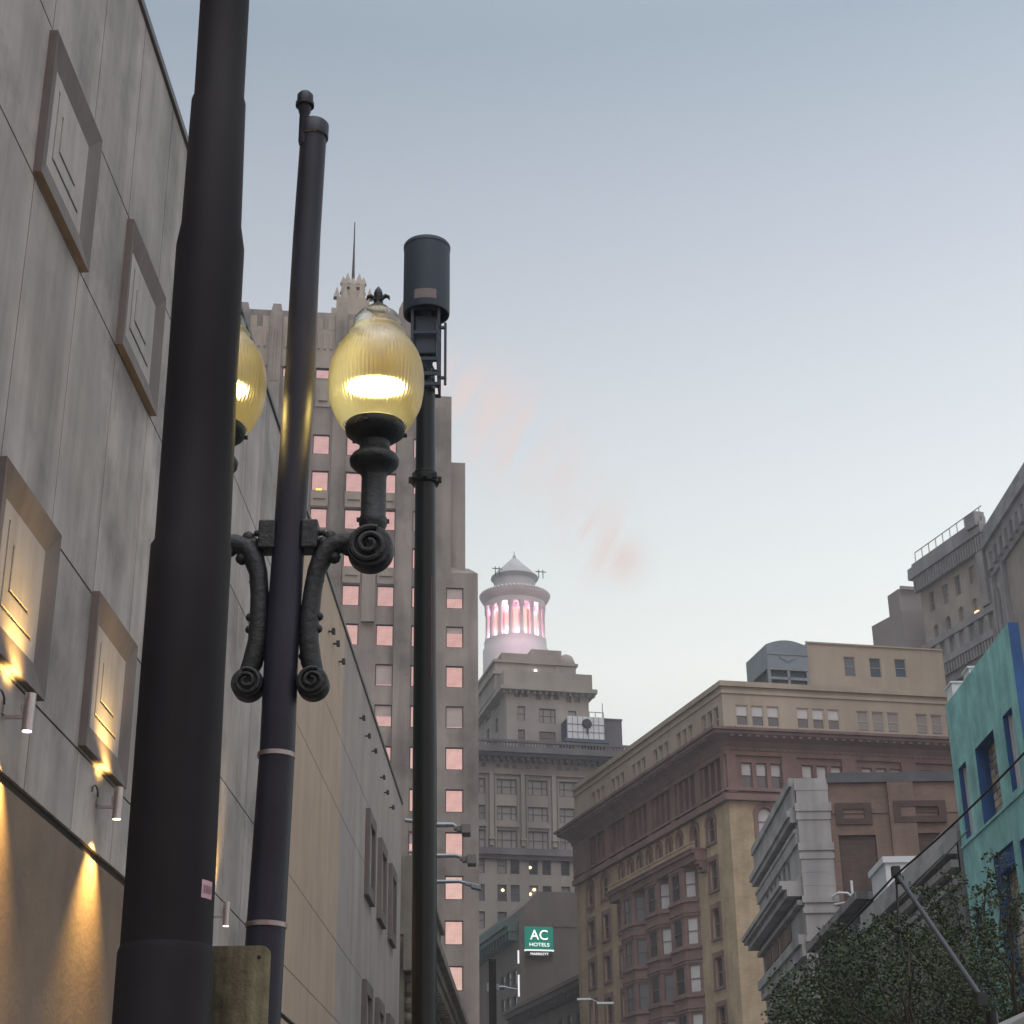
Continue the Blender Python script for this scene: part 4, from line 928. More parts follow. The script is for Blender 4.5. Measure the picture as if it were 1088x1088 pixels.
BP = Plane(A(958, 660, 196), R(78))
bu0, bz1 = BP.u(958.5, 640), BP.z(958.5, 626); bu1 = BP.u(996, 640)
o = thing('brown_block', 'plain brown stepped roof block behind the buff penthouse, left of the ornate block', 'building', (BP.p.x, BP.p.y, 0), math.pi/2-BP.yaw)
sdb = local_dir(BP, YR); Lb = Plane((BP.p.x, BP.p.y), YR).u(943, 635)-0
bz2 = Plane((BP.p.x, BP.p.y), YR).z(936, 664)
mb = MB(); q1 = (sdb[0]*Lb, sdb[1]*Lb); zst = BP.z(975, 632)
mb.prism([(0, 0), (3.6, 0), (3.6+q1[0], q1[1]), q1], 0, bz1); mb.prism([(3.61, .05), (bu1-bu0+3, .05), (bu1+3+q1[0], q1[1]), (3.61+q1[0], q1[1])], 0, zst)
mb.prism([(.1, -.25), (2.9, -.25), (2.9, -.5), (.1, -.5)], bz1-.2, bz1+.25)
mb.build('wall', m_brown, o)
mb = MB(); L2_ = Lb*1.9; q2 = (sdb[0]*L2_, sdb[1]*L2_); mb.prism([(-.4, -1.2), (3.5, -1.2), (3.5, -.02), (-.02, -.02), (q2[0]-.4, q2[1]), (q2[0]-1.2, q2[1])], 0, BP.z(958, 652)); mb.build('lower_wall', m_brown, o)

# ------------------------------------------------------------------ white stone building with brown brick side
XR = 14.0
def right_plane(u_far): # front facing the street, local X runs from the far end towards the camera
    return Plane((XR+math.sin(YS)*u_far, math.cos(YS)*u_far), YS+math.pi)
RW = Plane((XR, 0), YS)
UF = 107.3; WP = right_plane(UF); Lw = UF-89.0
b = at_plane('white_stone_building', 'pale stone building with heavy stepped cornices and brown brick side wall', 'building', WP)
ztop = 24.1
fw = [(Lw-4.2-1.9*k-.9, Lw-4.2-1.9*k, 19.4, 20.7) for k in range(6)]
fa = [(Lw-6.5-6.5*k-3.6, Lw-6.5-6.5*k, 9.0, 14.6, 1) for k in range(2)]
mb = MB(); facade(mb, O0, DX, 0, Lw, 0, ztop-1.8, fw+fa, .6)
so_ = (Lw, 0); sd_ = (0, 1); qw = 1.72
facade(mb, so_, sd_, 0, qw, 0, ztop-.1)
mb.quad((0, 0, ztop-1.8), (Lw, 0, ztop-1.8), (Lw, 20, ztop-1.8), (0, 20, ztop-1.8)); mb.quad((0, 0, 0), (0, 20, 0), (0, 20, ztop-1.8), (0, 0, ztop-1.8))
mb.box(0, Lw-.02, .05, 1.1, ztop-1.8, ztop+.1)
mb.build('wall', m_white, b)
for h in fw: window(b, O0, DX, h, .35, 'sash', m_win, m_slate, t=.08)
for h in fa: window(b, O0, DX, h, .5, 'sash', m_win, m_slate, t=.15)
mb = MB()
fbox(mb, O0, DX, -.1, Lw-.3, 0, .16, 22.75, ztop-.2); fbox(mb, O0, DX, -.1, Lw-.3, 0, .3, ztop-.2, ztop+.25)
fbox(mb, O0, DX, -.2, Lw-.4, 0, .36, 21.95, 22.25); fbox(mb, O0, DX, -.3, Lw-.4, 0, .5, 22.25, 22.6); fbox(mb, O0, DX, -.3, Lw-.4, 0, .34, 22.6, 22.75); fbox(mb, O0, DX, -.2, Lw-.4, 0, .2, 21.4, 21.6); fbox(mb, O0, DX, -.1, Lw-.4, 0, .13, 20.8, 21.4)
fbox(mb, O0, DX, -.4, Lw-.25, 0, .85, 18.0, 18.35); fbox(mb, O0, DX, -.5, Lw-.25, 0, 1.08, 18.35, 18.55); fbox(mb, O0, DX, -.5, Lw-.25, 0, 1.2, 18.55, 18.8); fbox(mb, O0, DX, -.2, Lw-.3, 0, .32, 17.55, 17.8); fbox(mb, O0, DX, -.2, Lw-.3, 0, .22, 18.8, 19.05)
fbox(mb, O0, DX, 0, Lw-.2, 0, .45, 15.5, 16.0); fbox(mb, O0, DX, 0, Lw-.2, 0, .28, 14.9, 15.5)
mb.build('cornice', m_white, b)
mb = MB()
for a, c in ((Lw-10, Lw-5.4), (Lw-13.2, Lw-10.8), (Lw-17, Lw-14)): fbox(mb, O0, DX, a, c, -.02, .06, 16.5, 17.4)
mb.build('terracotta_panel', m_brick, b)
for z0_, z1_, ex in ((ztop-.1, ztop+.55, .05), (22.85, 23.3, .22), (22.4, 22.85, .1), (20.75, 21.15, .16), (20.3, 20.6, .1), (18.0, 18.35, .2), (17.45, 17.75, .2), (15.6, 15.85, .15), (14.7, 15.0, .2), (18.9, 18.96, .02), (19.6, 19.66, .02)):
    mb = MB(); fbox(mb, so_, sd_, -.05-ex*.3, qw+ex*.5, -.12, ex*.45, z0_-.4*(z0_ > 17), z1_-.4*(z0_ > 17)); mb.build('quoin_band', m_white, b)
# brick side
SWP = Plane((WP.p+WP.d*Lw)[:2], WP.yaw-math.pi/2) if False else None
corner = WP.p+WP.d*Lw; SB = Plane((corner.x, corner.y), YS+math.pi/2)
sbu = lambda px, py: SB.u(px, py); sbz = lambda px, py: SB.z(px, py)
bz = sbz(890, 832)
mb = MB(); rec = [(sbu(892, 900), sbu(932, 900), 8.0, sbz(910, 887)), (sbu(952, 890), sbu(1000, 890), 8.0, sbz(965, 885))]
facade(mb, so_, sd_, qw, 24, 0, bz, rec, .18, -.06); fbox(mb, so_, sd_, sbu(946.5, 880), sbu(972, 860), -.06, .12, 0, bz-.01)
mb.quad((Lw-.06, 24, 0), (0, 24, 0), (0, 24, bz-.5), (Lw-.06, 24, bz-.5)); mb.quad((Lw-.06, qw, bz), (Lw-.06, 24, bz), (0, 24, bz-.6), (0, 1, bz-.6))
mb.build('brick_side', m_brick, b)
mb = MB()
for h in rec: fbox(mb, so_, sd_, h[0]-.0, h[1]+.0, -.25, -.2, h[2], h[3])
for x0, x1, y0, y1 in ((888, 926.5, 853, 876), (949, 1005, 851, 874)):
    a, c, e, f = sbu(x0, 865), sbu(x1, 865), sbz((x0+x1)/2, y1), sbz((x0+x1)/2, y0); t_ = .33; pj = .02 if x0 < 900 else .15
    fbox(mb, so_, sd_, a, c, -.06, pj, f-t_, f); fbox(mb, so_, sd_, a, c, -.06, pj, e, e+t_); fbox(mb, so_, sd_, a, a+t_*1.2, -.06, pj, e+t_, f-t_); fbox(mb, so_, sd_, c-t_*1.2, c, -.06, pj, e+t_, f-t_)
mb.build('dark_brick_panel', m_brickd, b)
mb = MB(); fbox(mb, so_, sd_, qw, 24, -.3, .1, bz+.004, bz+.55); mb.build('coping', m_slated, b)
# conduit bracket
mb = MB(); Pq = fpt(so_, sd_)
uq, zq = sbu(904, 955), sbz(904, 955)
mb.tube([Pq(uq, sbz(904, 957), .6), Pq(uq, sbz(904, 938), .6)], .07, 8); mb.tube([Pq(uq, sbz(904, 956), .6), Pq(uq-.25, sbz(904, 951), .6), Pq(uq-.7, sbz(900, 950), .45), Pq(uq-.95, sbz(892, 953), .2), Pq(uq-.95, sbz(890, 957), .0)], .06, 8); mb.tube([Pq(uq, sbz(904, 960), .6), Pq(uq-.9, sbz(892, 961), .0)], .06, 8)
mb.build('pipe_bracket', m_whitep, b)

# ------------------------------------------------------------------ low building with gable eave and grey townhouse
GP = right_plane(86); b = at_plane('eaved_building', 'low dark building with a sloping gutter line behind the tree top', 'building', GP)
Lg = 14.0
mb = MB(); facade(mb, O0, DX, 0, Lg, 0, 14.6); facade(mb, (Lg, 0), (0, 1), 0, 14, 0, 14.6); mb.quad((0, 0, 0), (0, 14, 0), (0, 14, 14.6), (0, 0, 14.6)); mb.quad((0, 14, 0), (Lg, 14, 0), (Lg, 14, 14.6), (0, 14, 14.6)); mb.quad((0, 0, 14.6), (Lg, 0, 14.6), (Lg, 14, 14.6), (0, 14, 14.6)); mb.build('wall', m_slated, b)
mb = MB(); fbox(mb, O0, DX, -.3, Lg+.3, 0, .55, 14.62, 14.95); fbox(mb, (Lg, 0), (0, 1), -.5, 14, 0, .3, 14.62, 14.95); mb.build('gutter', m_slate, b)
mb = MB(); mb.add([(-.2, -.4, 14.97), (Lg+.2, -.4, 14.97), (Lg+.2, 7, 16.2), (-.2, 7, 16.2), (Lg+.2, 14, 14.97), (-.2, 14, 14.97)], [(0, 1, 2, 3), (3, 2, 4, 5), (1, 4, 2), (0, 3, 5), (0, 5, 4, 1)]); mb.build('roof', m_slated, b)

NP = right_plane(71.8); Ln = 71.8-55.6; b = at_plane('grey_townhouse', 'pale grey stucco townhouse with moulded cornice next to the teal building', 'building', NP)
nh = [(Ln-2.6-3.1*k-1.2, Ln-2.6-3.1*k, 9.0, 11.6) for k in range(4)]
mb = MB(); facade(mb, O0, DX, 0, Ln, 0, 12.6, nh, .3); facade(mb, O0, DX, 0, Ln, 12.6, 13.9, (), .1, .05); mb.quad((0, 0, 0), (0, 12, 0), (0, 12, 13.9), (0, 0, 13.9)); mb.quad((Ln, 0, 0), (Ln, 12, 0), (Ln, 12, 13.9), (Ln, 0, 13.9)); mb.quad((0, 0, 13.9), (Ln, 0, 13.9), (Ln, 12, 13.9), (0, 12, 13.9)); mb.quad((0, 12, 0), (Ln, 12, 0), (Ln, 12, 13.9), (0, 12, 13.9))
mb.build('wall', m_slate, b)
for h in nh: window(b, O0, DX, h, .2, 'sash', m_win, m_wfr, t=.08)
mb = MB(); fbox(mb, O0, DX, -.3, Ln, 0, .35, 13.5, 14.0); fbox(mb, O0, DX, -.3, Ln, .05, .5, 13.15, 13.5); fbox(mb, O0, DX, -.3, Ln, .05, .3, 12.7, 12.95); fbox(mb, O0, DX, -.1, Ln, 0, .14, 12.2, 12.4)
for k in range(4): fbox(mb, O0, DX, Ln-2.6-3.1*k-1.4, Ln-2.6-3.1*k+.2, 0, .18, 11.65, 11.95)
mb.build('cornice', m_white, b)
mb = MB(); mb.box(.1, 3.2, .2, 1.6, 13.9, 15.5); mb.box(.0, 3.3, .1, 1.7, 15.5, 15.75); o = mb.build('chimney', m_whitep, b)
mb = MB(); mb.box(4.5, Ln-.3, .3, .6, 14.0, 14.5); mb.build('roof_kerb', m_slate, b)

# ------------------------------------------------------------------ teal building
UT = 55.1; TPp = right_plane(UT); Lt = UT-46.75; Lfull = Lt
b = at_plane('teal_building', 'teal stucco building with cobalt blue window reveals at the right edge', 'building', TPp)
tu = lambda u: UT-u
ht = 18.1
TW = [(tu(54.42), tu(53.38), 13.35, 15.7), (tu(52.08), tu(49.72), 13.3, 15.72), (tu(48.55), tu(47.5), 13.45, 15.76), (tu(54.42), tu(53.3), 8.2, 11.0), (tu(51.52), tu(49.17), 7.85, 12.18), (tu(48.5), tu(47.45), 8.2, 12.0)]
mb = MB(); facade(mb, O0, DX, 0, Lt, 0, ht, TW, .004)
mb.quad((0, 0, 0), (0, 12, 0), (0, 12, 15.95), (0, 0, 15.95)); mb.quad((Lt, .3, 0), (Lt, 12, 0), (Lt, 12, 15.95), (Lt, .3, 15.95)); mb.quad((0, .3, 15.95), (Lt, .3, 15.95), (Lt, 12, 15.95), (0, 12, 15.95)); mb.quad((0, 12, 0), (Lt, 12, 0), (Lt, 12, 15.95), (0, 12, 15.95))
mb.quad((0, .3, 15.95), (Lt, .3, 15.95), (Lt, .3, ht), (0, .3, ht)); mb.quad((0, 0, 15.95), (0, .3, 15.95), (0, .3, ht), (0, 0, ht)); mb.quad((0, 0, ht), (Lt, 0, ht), (Lt, .3, ht), (0, .3, ht))
fbox(mb, O0, DX, 0, Lt, 0, .05, 13.18, 13.26)
mb.build('wall', m_teal, b)
mb = MB(); mb.box(Lt+.002, Lt+.02, -.002, .31, 0, ht+.002)
for a, c, z0_, z1_ in TW:
    dp = .42 if c-a > 2 else .2
    for q in (((a, .003, z0_), (a, .003, z1_), (a, dp, z1_), (a, dp, z0_)), ((c, .003, z0_), (c, .003, z1_), (c, dp, z1_), (c, dp, z0_)), ((a, .003, z1_), (c, .003, z1_), (c, dp, z1_), (a, dp, z1_)), ((a, .003, z0_), (c, .003, z0_), (c, dp, z0_), (a, dp, z0_))): mb.quad(*q)
mb.build('blue_reveal', m_blue, b)
m_gb = M('glass_block', (.42, .36, .27), .25, .5, 3.0, bump=.3, spec=.6, island=.45)
m_shut = M('white_shutter', (.50, .49, .52), .7, .1, 1)
for a, c, z0_, z1_ in TW:
    if c-a > 2:
        k = MB(); nx, nz_ = 5, max(5, int((z1_-z0_)/.24)) if z1_-z0_ < 3 else 14
        ztp = z1_ if z1_-z0_ < 3 else z1_-.55
        for i in range(nx):
            for j in range(nz_):
                x0, x1 = a+.03+(c-a-.06)*i/nx, a+.03+(c-a-.06)*(i+1)/nx; y0, y1 = z0_+(ztp-z0_)*j/nz_, z0_+(ztp-z0_)*(j+1)/nz_
                k.box(x0+.018, x1-.018, .40, .47, y0+.018, y1-.018)
        wo = k.build('glass_block_window', m_gb, b)
        k = MB(); k.box(a, c, .45, .5, z0_, z1_); 
        k.build('mortar', m_slate, wo)
        if ztp < z1_:
            k = MB(); k.box(a, c, .12, .44, ztp, z1_-.002); k.build('blue_header', m_blue, wo)
    else:
        k = MB(); k.box(a+.02, a+(c-a)*.16, .16, .22, z0_, z1_); k.box(a+.12, c-.02, .19, .23, z0_+.05, z1_-.05); 
        wo = k.build('shuttered_window', m_shut, b)
        k = MB(); k.box(c-.16, c-.1, .15, .19, z0_+.1, z1_-.1); k.box(c-.2, c-.06, .14, .18, (z0_+z1_)/2-.06, (z0_+z1_)/2+.06); k.build('bar', m_slated, wo)
for i, (px, py, wd, hh) in enumerate(((1009, 738, .9, .6), (1027, 720, .8, .45))):
    u_, z_ = TPp(px, py, -1.2); mb = MB(); mb.box(-wd/2, wd/2, 0, .8, 15.9-z_, hh*.5); mb.box(-wd/2-.05, wd/2+.05, -.05, .85, hh*.5, hh*.5+.06)
    o = mb.build('roof_vent_box', m_whitep); q = TPp.p+TPp.d*u_-TPp.n*1.2; o.location = (q.x, q.y, z_); o.rotation_euler = (0, 0, math.pi/2-TPp.yaw)
    tag(o, ('white roof box at the far top corner of the teal building', 'smaller white roof box halfway up the teal parapet line')[i], 'roof box', 'white boxes behind the teal parapet')

# ------------------------------------------------------------------ old ornate building beyond the clad wall
EP = Plane((-6+math.sin(YS)*0, 0), YS)
EO = Plane((-6+math.sin(YS)*76, math.cos(YS)*76), YS)
b = at_plane('old_stone_building', 'weathered ornate old stone building just beyond the blank pale wall', 'building', EO)
zc1 = EO.z(475, 985, .6)
Le = 70
eh = [(2+4.2*k, 4.0+4.2*k, 8.5, 11.6, 1) for k in range(14)]+[(2+4.2*k, 4.0+4.2*k, 3.0, 6.5) for k in range(14)]
ztp = 14.0
mb = MB(); facade(mb, O0, DX, 0, Le, 0, ztp, eh, .5); mb.quad((0, 0, 0), (0, 14, 0), (0, 14, ztp), (0, 0, ztp)); mb.quad((0, 0, ztp), (Le, 0, ztp), (Le, 14, ztp), (0, 14, ztp)); mb.quad((Le, 0, 0), (Le, 14, 0), (Le, 14, ztp), (Le, 0, ztp)); mb.quad((0, 14, 0), (Le, 14, 0), (Le, 14, ztp), (0, 14, ztp)); mb.build('wall', m_old, b)
for h in eh: window(b, O0, DX, h, .4, 'sash', m_win, fr, t=.1)
mb = MB(); fbox(mb, O0, DX, -.3, Le, 0, 1.2, 13.2, 13.7); fbox(mb, O0, DX, -.3, Le, 0, 1.5, 13.7, 14.1); fbox(mb, O0, DX, -.3, Le, 0, .5, 12.5, 13.2); fbox(mb, O0, DX, 0, Le, 0, .5, 7.2, 7.7)
for k in range(60): fbox(mb, O0, DX, .2+k*1.1, .7+k*1.1, .5, 1.1, 12.7, 13.2)
mb.build('cornice', m_old, b)
mb = MB(); fbox(mb, O0, DX, 0, 26, -.2, .6, 14.1, 15.6); fbox(mb, O0, DX, 0, 26.1, -.3, .8, 15.6, 15.9); fbox(mb, O0, DX, 0, 20, -.5, .5, 15.9, 17.3); fbox(mb, O0, DX, 0, 20.1, -.6, .7, 17.3, 17.6)
for k in range(40): P_ = fpt(O0, DX)(26.5+k*1.05, 0, .8); mb.lathe([(.2, 14.1), (.12, 14.25), (.22, 14.6), (.1, 14.9), (.2, 15.0)], 8, (P_[0], P_[1]))
fbox(mb, O0, DX, 26, Le, .6, 1.0, 15.0, 15.2)
mb.build('parapet', m_old, b)
for k in range(18): # relief garlands between the windows
    mb = MB(); uc = 1.0+4.2*k
    if uc > Le-1: break
    P_ = fpt(O0, DX)
    for zz_, rr_ in ((11.9, .42), (11.2, .34), (10.6, .26), (9.9, .22), (9.2, .3)):
        q = P_(uc, zz_, .12); mb.lathe([(.05, zz_-rr_), (rr_*.8, zz_-rr_*.5), (rr_, zz_), (rr_*.8, zz_+rr_*.5), (.05, zz_+rr_)], 8, (q[0], q[1]))
    fbox(mb, O0, DX, uc-.45, uc+.45, 0, .3, 12.1, 12.5); mb.build('garland', m_old, b)

# ------------------------------------------------------------------ thick foreground pole
def pole_pts(rows, Y):
    o_ = []
    for xc, y, wpx in rows:
        p = A(xc, y, Y); o_.append((p, wpx/2/FPX*depth_of(p)))
    return o_
t = thing('thick_pole', 'thick stepped dark utility pole in the left foreground', 'pole', (A(177, 1000, 5).x-.06, 5, 0))
rows = [(177, 1000, 96.5), (194, 720, 88.5), (203.1, 583, 85), (204.6, 577, 79.5), (215, 400, 74), (223.5, 264, 71.5), (224.6, 240, 63), (232.3, 110, 57), (232.8, 104, 52.5), (238.9, 0, 51.5)]
pp = pole_pts(rows, 5.0)
base = t.location
ax = pp[0][0]; slope = (pp[-1][0]-pp[0][0]); 
def on_axis(z): k = (z-pp[0][0].z)/slope.z; q = pp[0][0]+slope*k; return Vector((q.x, 5.0, z))
mb = MB()
path = [on_axis(0.0), on_axis(1.2)]+[p for p, r_ in pp]+[on_axis(9.5)]; rad = [pp[0][1]*1.12, pp[0][1]*1.05]+[r_ for p, r_ in pp]+[pp[-1][1]*.92]
mb.tube([p-base for p in path], rad, 48); mb.build('pole_shaft', m_pole, t, True)
mb = MB(); pc = A(174.5, 1006, 5); zc = pc.z; r_ = pp[0][1]
mb.tube([on_axis(z)-base for z in (zc-1.2, zc-.02, zc)], [r_*1.07, r_*1.05, r_*1.0], 48); mb.build('base_collar', m_pole, t, True)
st = A(219.5, 944, 4.93); n_ = Vector((.35, -.94, 0)).normalized(); axp = on_axis(st.z)
mb = MB()
rs = pp[0][1]*.985+.002; K = 8
a0 = math.atan2(-math.sqrt(max(0, rs*rs-(st.x-axp.x)**2)), st.x-axp.x)
for k in range(K):
    g0, g1 = a0+(-.2+.4*k/K), a0+(-.2+.4*(k+1)/K); z0_, z1_ = st.z-.026, st.z+.026
    q = lambda g_, z_, rr_: (axp.x+rr_*math.cos(g_)-base.x, axp.y+rr_*math.sin(g_)-base.y, z_)
    mb.add([q(g0, z0_, rs), q(g1, z0_, rs), q(g1, z1_, rs), q(g0, z1_, rs)], [(0, 1, 2, 3)])
stk = mb.build('sticker', M('pink_sticker', (.55, .33, .38), .6, .1), t)
mb = MB()
for k, g_ in enumerate((-.12, -.04, .04, .12)):
    rr2 = rs+.002; q = lambda a_, z_: (axp.x+rr2*math.cos(a0+a_)-base.x, axp.y+rr2*math.sin(a0+a_)-base.y, z_)
    mb.add([q(g_-.02, st.z-.012), q(g_+.02, st.z-.012), q(g_+.02, st.z+.012), q(g_-.02, st.z+.012)], [(0, 1, 2, 3)])
mb.build('print', M('sticker_print', (.25, .15, .18), .6, .1), stk)
# metal plate clamped behind the pole
t2 = thing('metal_plate', 'scuffed rounded metal plate fixed beside the base of the thick pole', 'plate', (A(258, 1046, 5.25).x, 5.25, 0))
pz1 = A(258, 1005, 5.25).z; x0 = A(205, 1030, 5.25).x-t2.location.x; x1 = A(287, 1030, 5.25).x-t2.location.x; rc_ = .03
poly = [(x0, pz1-.75), (x1, pz1-.75)]+[(x1-rc_+rc_*math.cos(a), pz1-rc_+rc_*math.sin(a)) for a in [math.pi/2*k/6 for k in range(7)]]+[(x0, pz1)]
mb = MB(); n_ = len(poly); mb.add([(x, -.004, z) for x, z in poly]+[(x, .004, z) for x, z in poly], [tuple(range(n_)), tuple(range(2*n_-1, n_-1, -1))]+[(i, (i+1) % n_, n_+(i+1) % n_, n_+i) for i in range(n_)])
m_plate = M('scuffed_aluminium', (.20, .19, .125), .4, .35, 9, streak=.5, sscale=22, metal=.55, bump=.1, dark=(.07, .07, .05))
mb.build('plate', m_plate, t2)
bp_ = A(275.5, 1017, 5.25); mb = MB(); mb.T = lambda x, y, z: (bp_.x-t2.location.x+x, -.004-z, bp_.z+y); mb.lathe([(.006, 0), (.006, .003), (.004, .006)], 10); mb.build('bolt', m_iron, t2)
mb = MB(); mb.box(x0-.05, x0+.02, -.02, .02, pz1-.3, pz1-.26); mb.box(x0-.05, x0+.02, -.02, .02, pz1-.7, pz1-.66); mb.build('clamp', m_steel, t2)

# ------------------------------------------------------------------ twin-globe lamp post
YL = 6.3
rows = [(282.7, 983, 41.5), (294.5, 800, 37.5), (298.8, 700, 36), (309, 545, 33.5), (318.6, 400, 32), (326, 250, 29), (333.6, 137, 27.5)]
pl_ = pole_pts(rows, YL); b0 = Vector((A(268, 1088, YL).x-.06, YL, 0))
t = thing('lamp_post', 'twin-armed street lamp post with scrolled iron brackets and glowing ribbed globes', 'street lamp', b0)
sl = pl_[-1][0]-pl_[0][0]
def axl(z): k = (z-pl_[0][0].z)/sl.z; q = pl_[0][0]+sl*k; return Vector((q.x, YL, z))
mb = MB(); path = [axl(0), axl(.9)]+[p for p, _ in pl_]; rad = [pl_[0][1]*1.25, pl_[0][1]*1.06]+[r_ for _, r_ in pl_]
mb.tube([p-b0 for p in path], rad, 40); mb.build('post_shaft', m_post, t, True)
tz = pl_[-1][0].z; rt = pl_[-1][1]
mb = MB(); mb.tube([axl(z)-b0 for z in (tz-.055, tz-.05, tz+.02, tz+.03)], [rt*1.03, rt*1.14, rt*1.14, rt*1.0], 40); mb.build('post_cap', m_post, t, True)
pc = A(325, 112, YL); mb = MB(); c_ = (pc.x-b0.x, -.03); r_ = .037
mb.lathe([(r_*.5, pc.z-.24), (r_*.62, pc.z-.22), (r_*.62, pc.z-.07), (r_*.75, pc.z-.06), (r_*.8, pc.z-.03), (r_*1.15, pc.z-.028), (r_*1.15, pc.z-.012), (r_, pc.z-.01), (r_, pc.z+.03), (r_*.7, pc.z+.045)], 20, c_); mb.build('photocell', m_post, t, True)
m_strap = M('shiny_strap', (.30, .25, .25), .35, .2, 6, metal=.9)
for y in (803, 983.5):
    p = A(294.5 if y < 900 else 282.7, y, YL); rr_ = pl_[1][1] if y < 900 else pl_[0][1]
    mb = MB(); mb.tube([axl(p.z+d)-b0 for d in (-.009, .009)], rr_+.0045, 40); mb.build('strap', m_strap, t, True)
# scrolled brackets: built once on the right, mirrored about the post axis for the left
pxm = lambda x, y: A(x, y, YL)
AX = lambda z: axl(z).x
def loc3(x, y, s, dy=0):
    p = pxm(x, y); off = p.x-AX(p.z); return Vector((AX(p.z)+s*off-b0.x, dy, p.z))
def mpp(y): p = pxm(320, y); return depth_of(p)/FPX
for s in (1, -1):
    mb = MB()
    k_ = mpp(650)
    arm = [(336, 720, 9), (330.5, 703, 11), (328, 680, 10.5), (329, 655, 10.5), (332, 630, 10), (336, 608, 10), (343, 591, 11.5), (352, 580.5, 11.5), (364, 576.5, 10.5), (378, 577, 12), (391, 580, 16)]
    mb.tube([loc3(x, y, s) for x, y, r_ in arm], [r_*k_ for _, _, r_ in arm], 16)
    # rolled ends: spiral discs standing across the arm
    def volute(cx_, cy_, r0, hw):
        c = loc3(cx_, cy_, s); q = r0*k_
        m2 = MB(); m2.T = lambda x, y, z: (c.x+x, z, c.z+y)
        n_ = 32; m2.lathe([(q*.05, -hw*.7), (q*.8, -hw*.74), (q*.93, -hw*.7), (q, -hw*.5), (q, hw*.5), (q*.93, hw*.7), (q*.8, hw*.74), (q*.05, hw*.7)], n_)
        m3 = MB()
        for sd in (-1, 1): # raised spiral on both cheeks
            sp_ = [(c.x+s*q*(.86-.74*f)*math.cos(1.2+13.2*f), c.y+sd*hw*(.72+.35*f), c.z+q*(.86-.74*f)*math.sin(1.2+13.2*f)) for f in [k/44 for k in range(45)]]
            m3.tube(sp_, [q*(.16-.06*f) for f in [k/44 for k in range(45)]], 8)
        for mm in (m2, m3):
            base_ = len(mb.v); mb.f += [tuple(i+base_ for i in f) for f in mm.f]; mb.v += mm.v
    volute(332.5, 727, 17, .062); volute(393.5, 584, 25, .07)
    # acanthus nubs along the back
    for x, y, r_ in ((355, 592, 7.5), (349, 590, 8), (339, 655, 5), (338, 668, 5), (323, 697, 6), (336, 703, 5), (351, 571, 8), (345, 578, 9), (369, 583, 8), (322, 668, 4), (340, 617, 5)):
        q = loc3(x, y, s); rr_ = r_*k_; m2 = MB(); m2.lathe([(rr_*.2, q.z-rr_), (rr_*.8, q.z-rr_*.6), (rr_, q.z), (rr_*.75, q.z+rr_*.6), (rr_*.2, q.z+rr_)], 10, (q.x, q.y)); base_ = len(mb.v); mb.f += [tuple(i+base_ for i in f) for f in m2.f]; mb.v += m2.v
    mb.build('scroll_bracket', m_iron, t, True)
    # mounting block on the post
    mb = MB(); q0, q1 = loc3(322, 556, s), loc3(338, 586, s); mb.box(min(q0.x, q1.x), max(q0.x, q1.x), -.05, .05, q1.z, q0.z)
    q = loc3(341, 566, s); mb.box(q.x-.018, q.x+.018, -.012, .012, q.z-.012, q.z+.012); mb.build('mounting_block', m_iron, t, bevel=.008)
    # stem, collars, dish: turned about a plumb axis
    cx_ = loc3(397.6, 500, s).x; Z = lambda y: pxm(397.6, y).z; kk = mpp(480)
    prof = [(11, 566), (14.5, 558), (15, 552), (13.2, 549), (13.2, 508), (14, 504), (20, 499), (25.5, 494), (26.5, 489), (24, 485), (18, 481), (16, 476), (16.5, 471), (24, 466), (31, 461), (32.3, 456), (31.5, 452), (28, 450)]
    mb = MB(); mb.lathe([(r_*kk, Z(y)) for r_, y in prof], 36, (cx_, 0)); st_ = mb.build('lamp_stem', m_iron, t, True)
    for g_ in range(3):
        mb = MB(); a = 2*math.pi*g_/3+.3; mb.box(cx_+33*kk*math.cos(a)-.008, cx_+33*kk*math.cos(a)+.008, 33*kk*math.sin(a)-.008, 33*kk*math.sin(a)+.008, Z(459)-.006, Z(459)+.006); mb.build('set_screw', m_iron, st_)
    for a in (0.2, 3.3):
        mb = MB(); mb.box(cx_+15*kk*math.cos(a)-.008, cx_+15*kk*math.cos(a)+.008, 15*kk*math.sin(a)-.008, 15*kk*math.sin(a)+.008, Z(553)-.007, Z(553)+.007); mb.build('set_screw', m_iron, st_)
    kg = mpp(405)
    gp = [(33, 453), (35.5, 451), (40, 445.5), (43.8, 438), (47.4, 430), (49.4, 421), (50.6, 409), (50.2, 399), (48.8, 389), (45, 378), (39.5, 369), (33, 361.5), (30.5, 358.5), (30, 356), (30.5, 354), (29.5, 352), (26, 351)]
    # smooth the profile by Catmull-Rom
    sm = []
    for i in range(len(gp)-1):
        p0, p1, p2, p3 = gp[max(i-1, 0)], gp[i], gp[i+1], gp[min(i+2, len(gp)-1)]
        for j in range(4):
            f = j/4; sm.append(tuple(.5*(2*p1[c]+(p2[c]-p0[c])*f+(2*p0[c]-5*p1[c]+4*p2[c]-p3[c])*f*f+(-p0[c]+3*p1[c]-3*p2[c]+p3[c])*f**3) for c in (0, 1)))
    sm.append(gp[-1])
    mb = MB(); mb.lathe([(r_*kg, Z(y)) for r_, y in sm], 288, (cx_, 0), 72, .006, caps=False); gl_o = mb.build('globe', None, t, True); gl_o.data.materials.append(bpy.data.materials.get('lamp_glass') or bpy.data.materials.new('lamp_glass'))
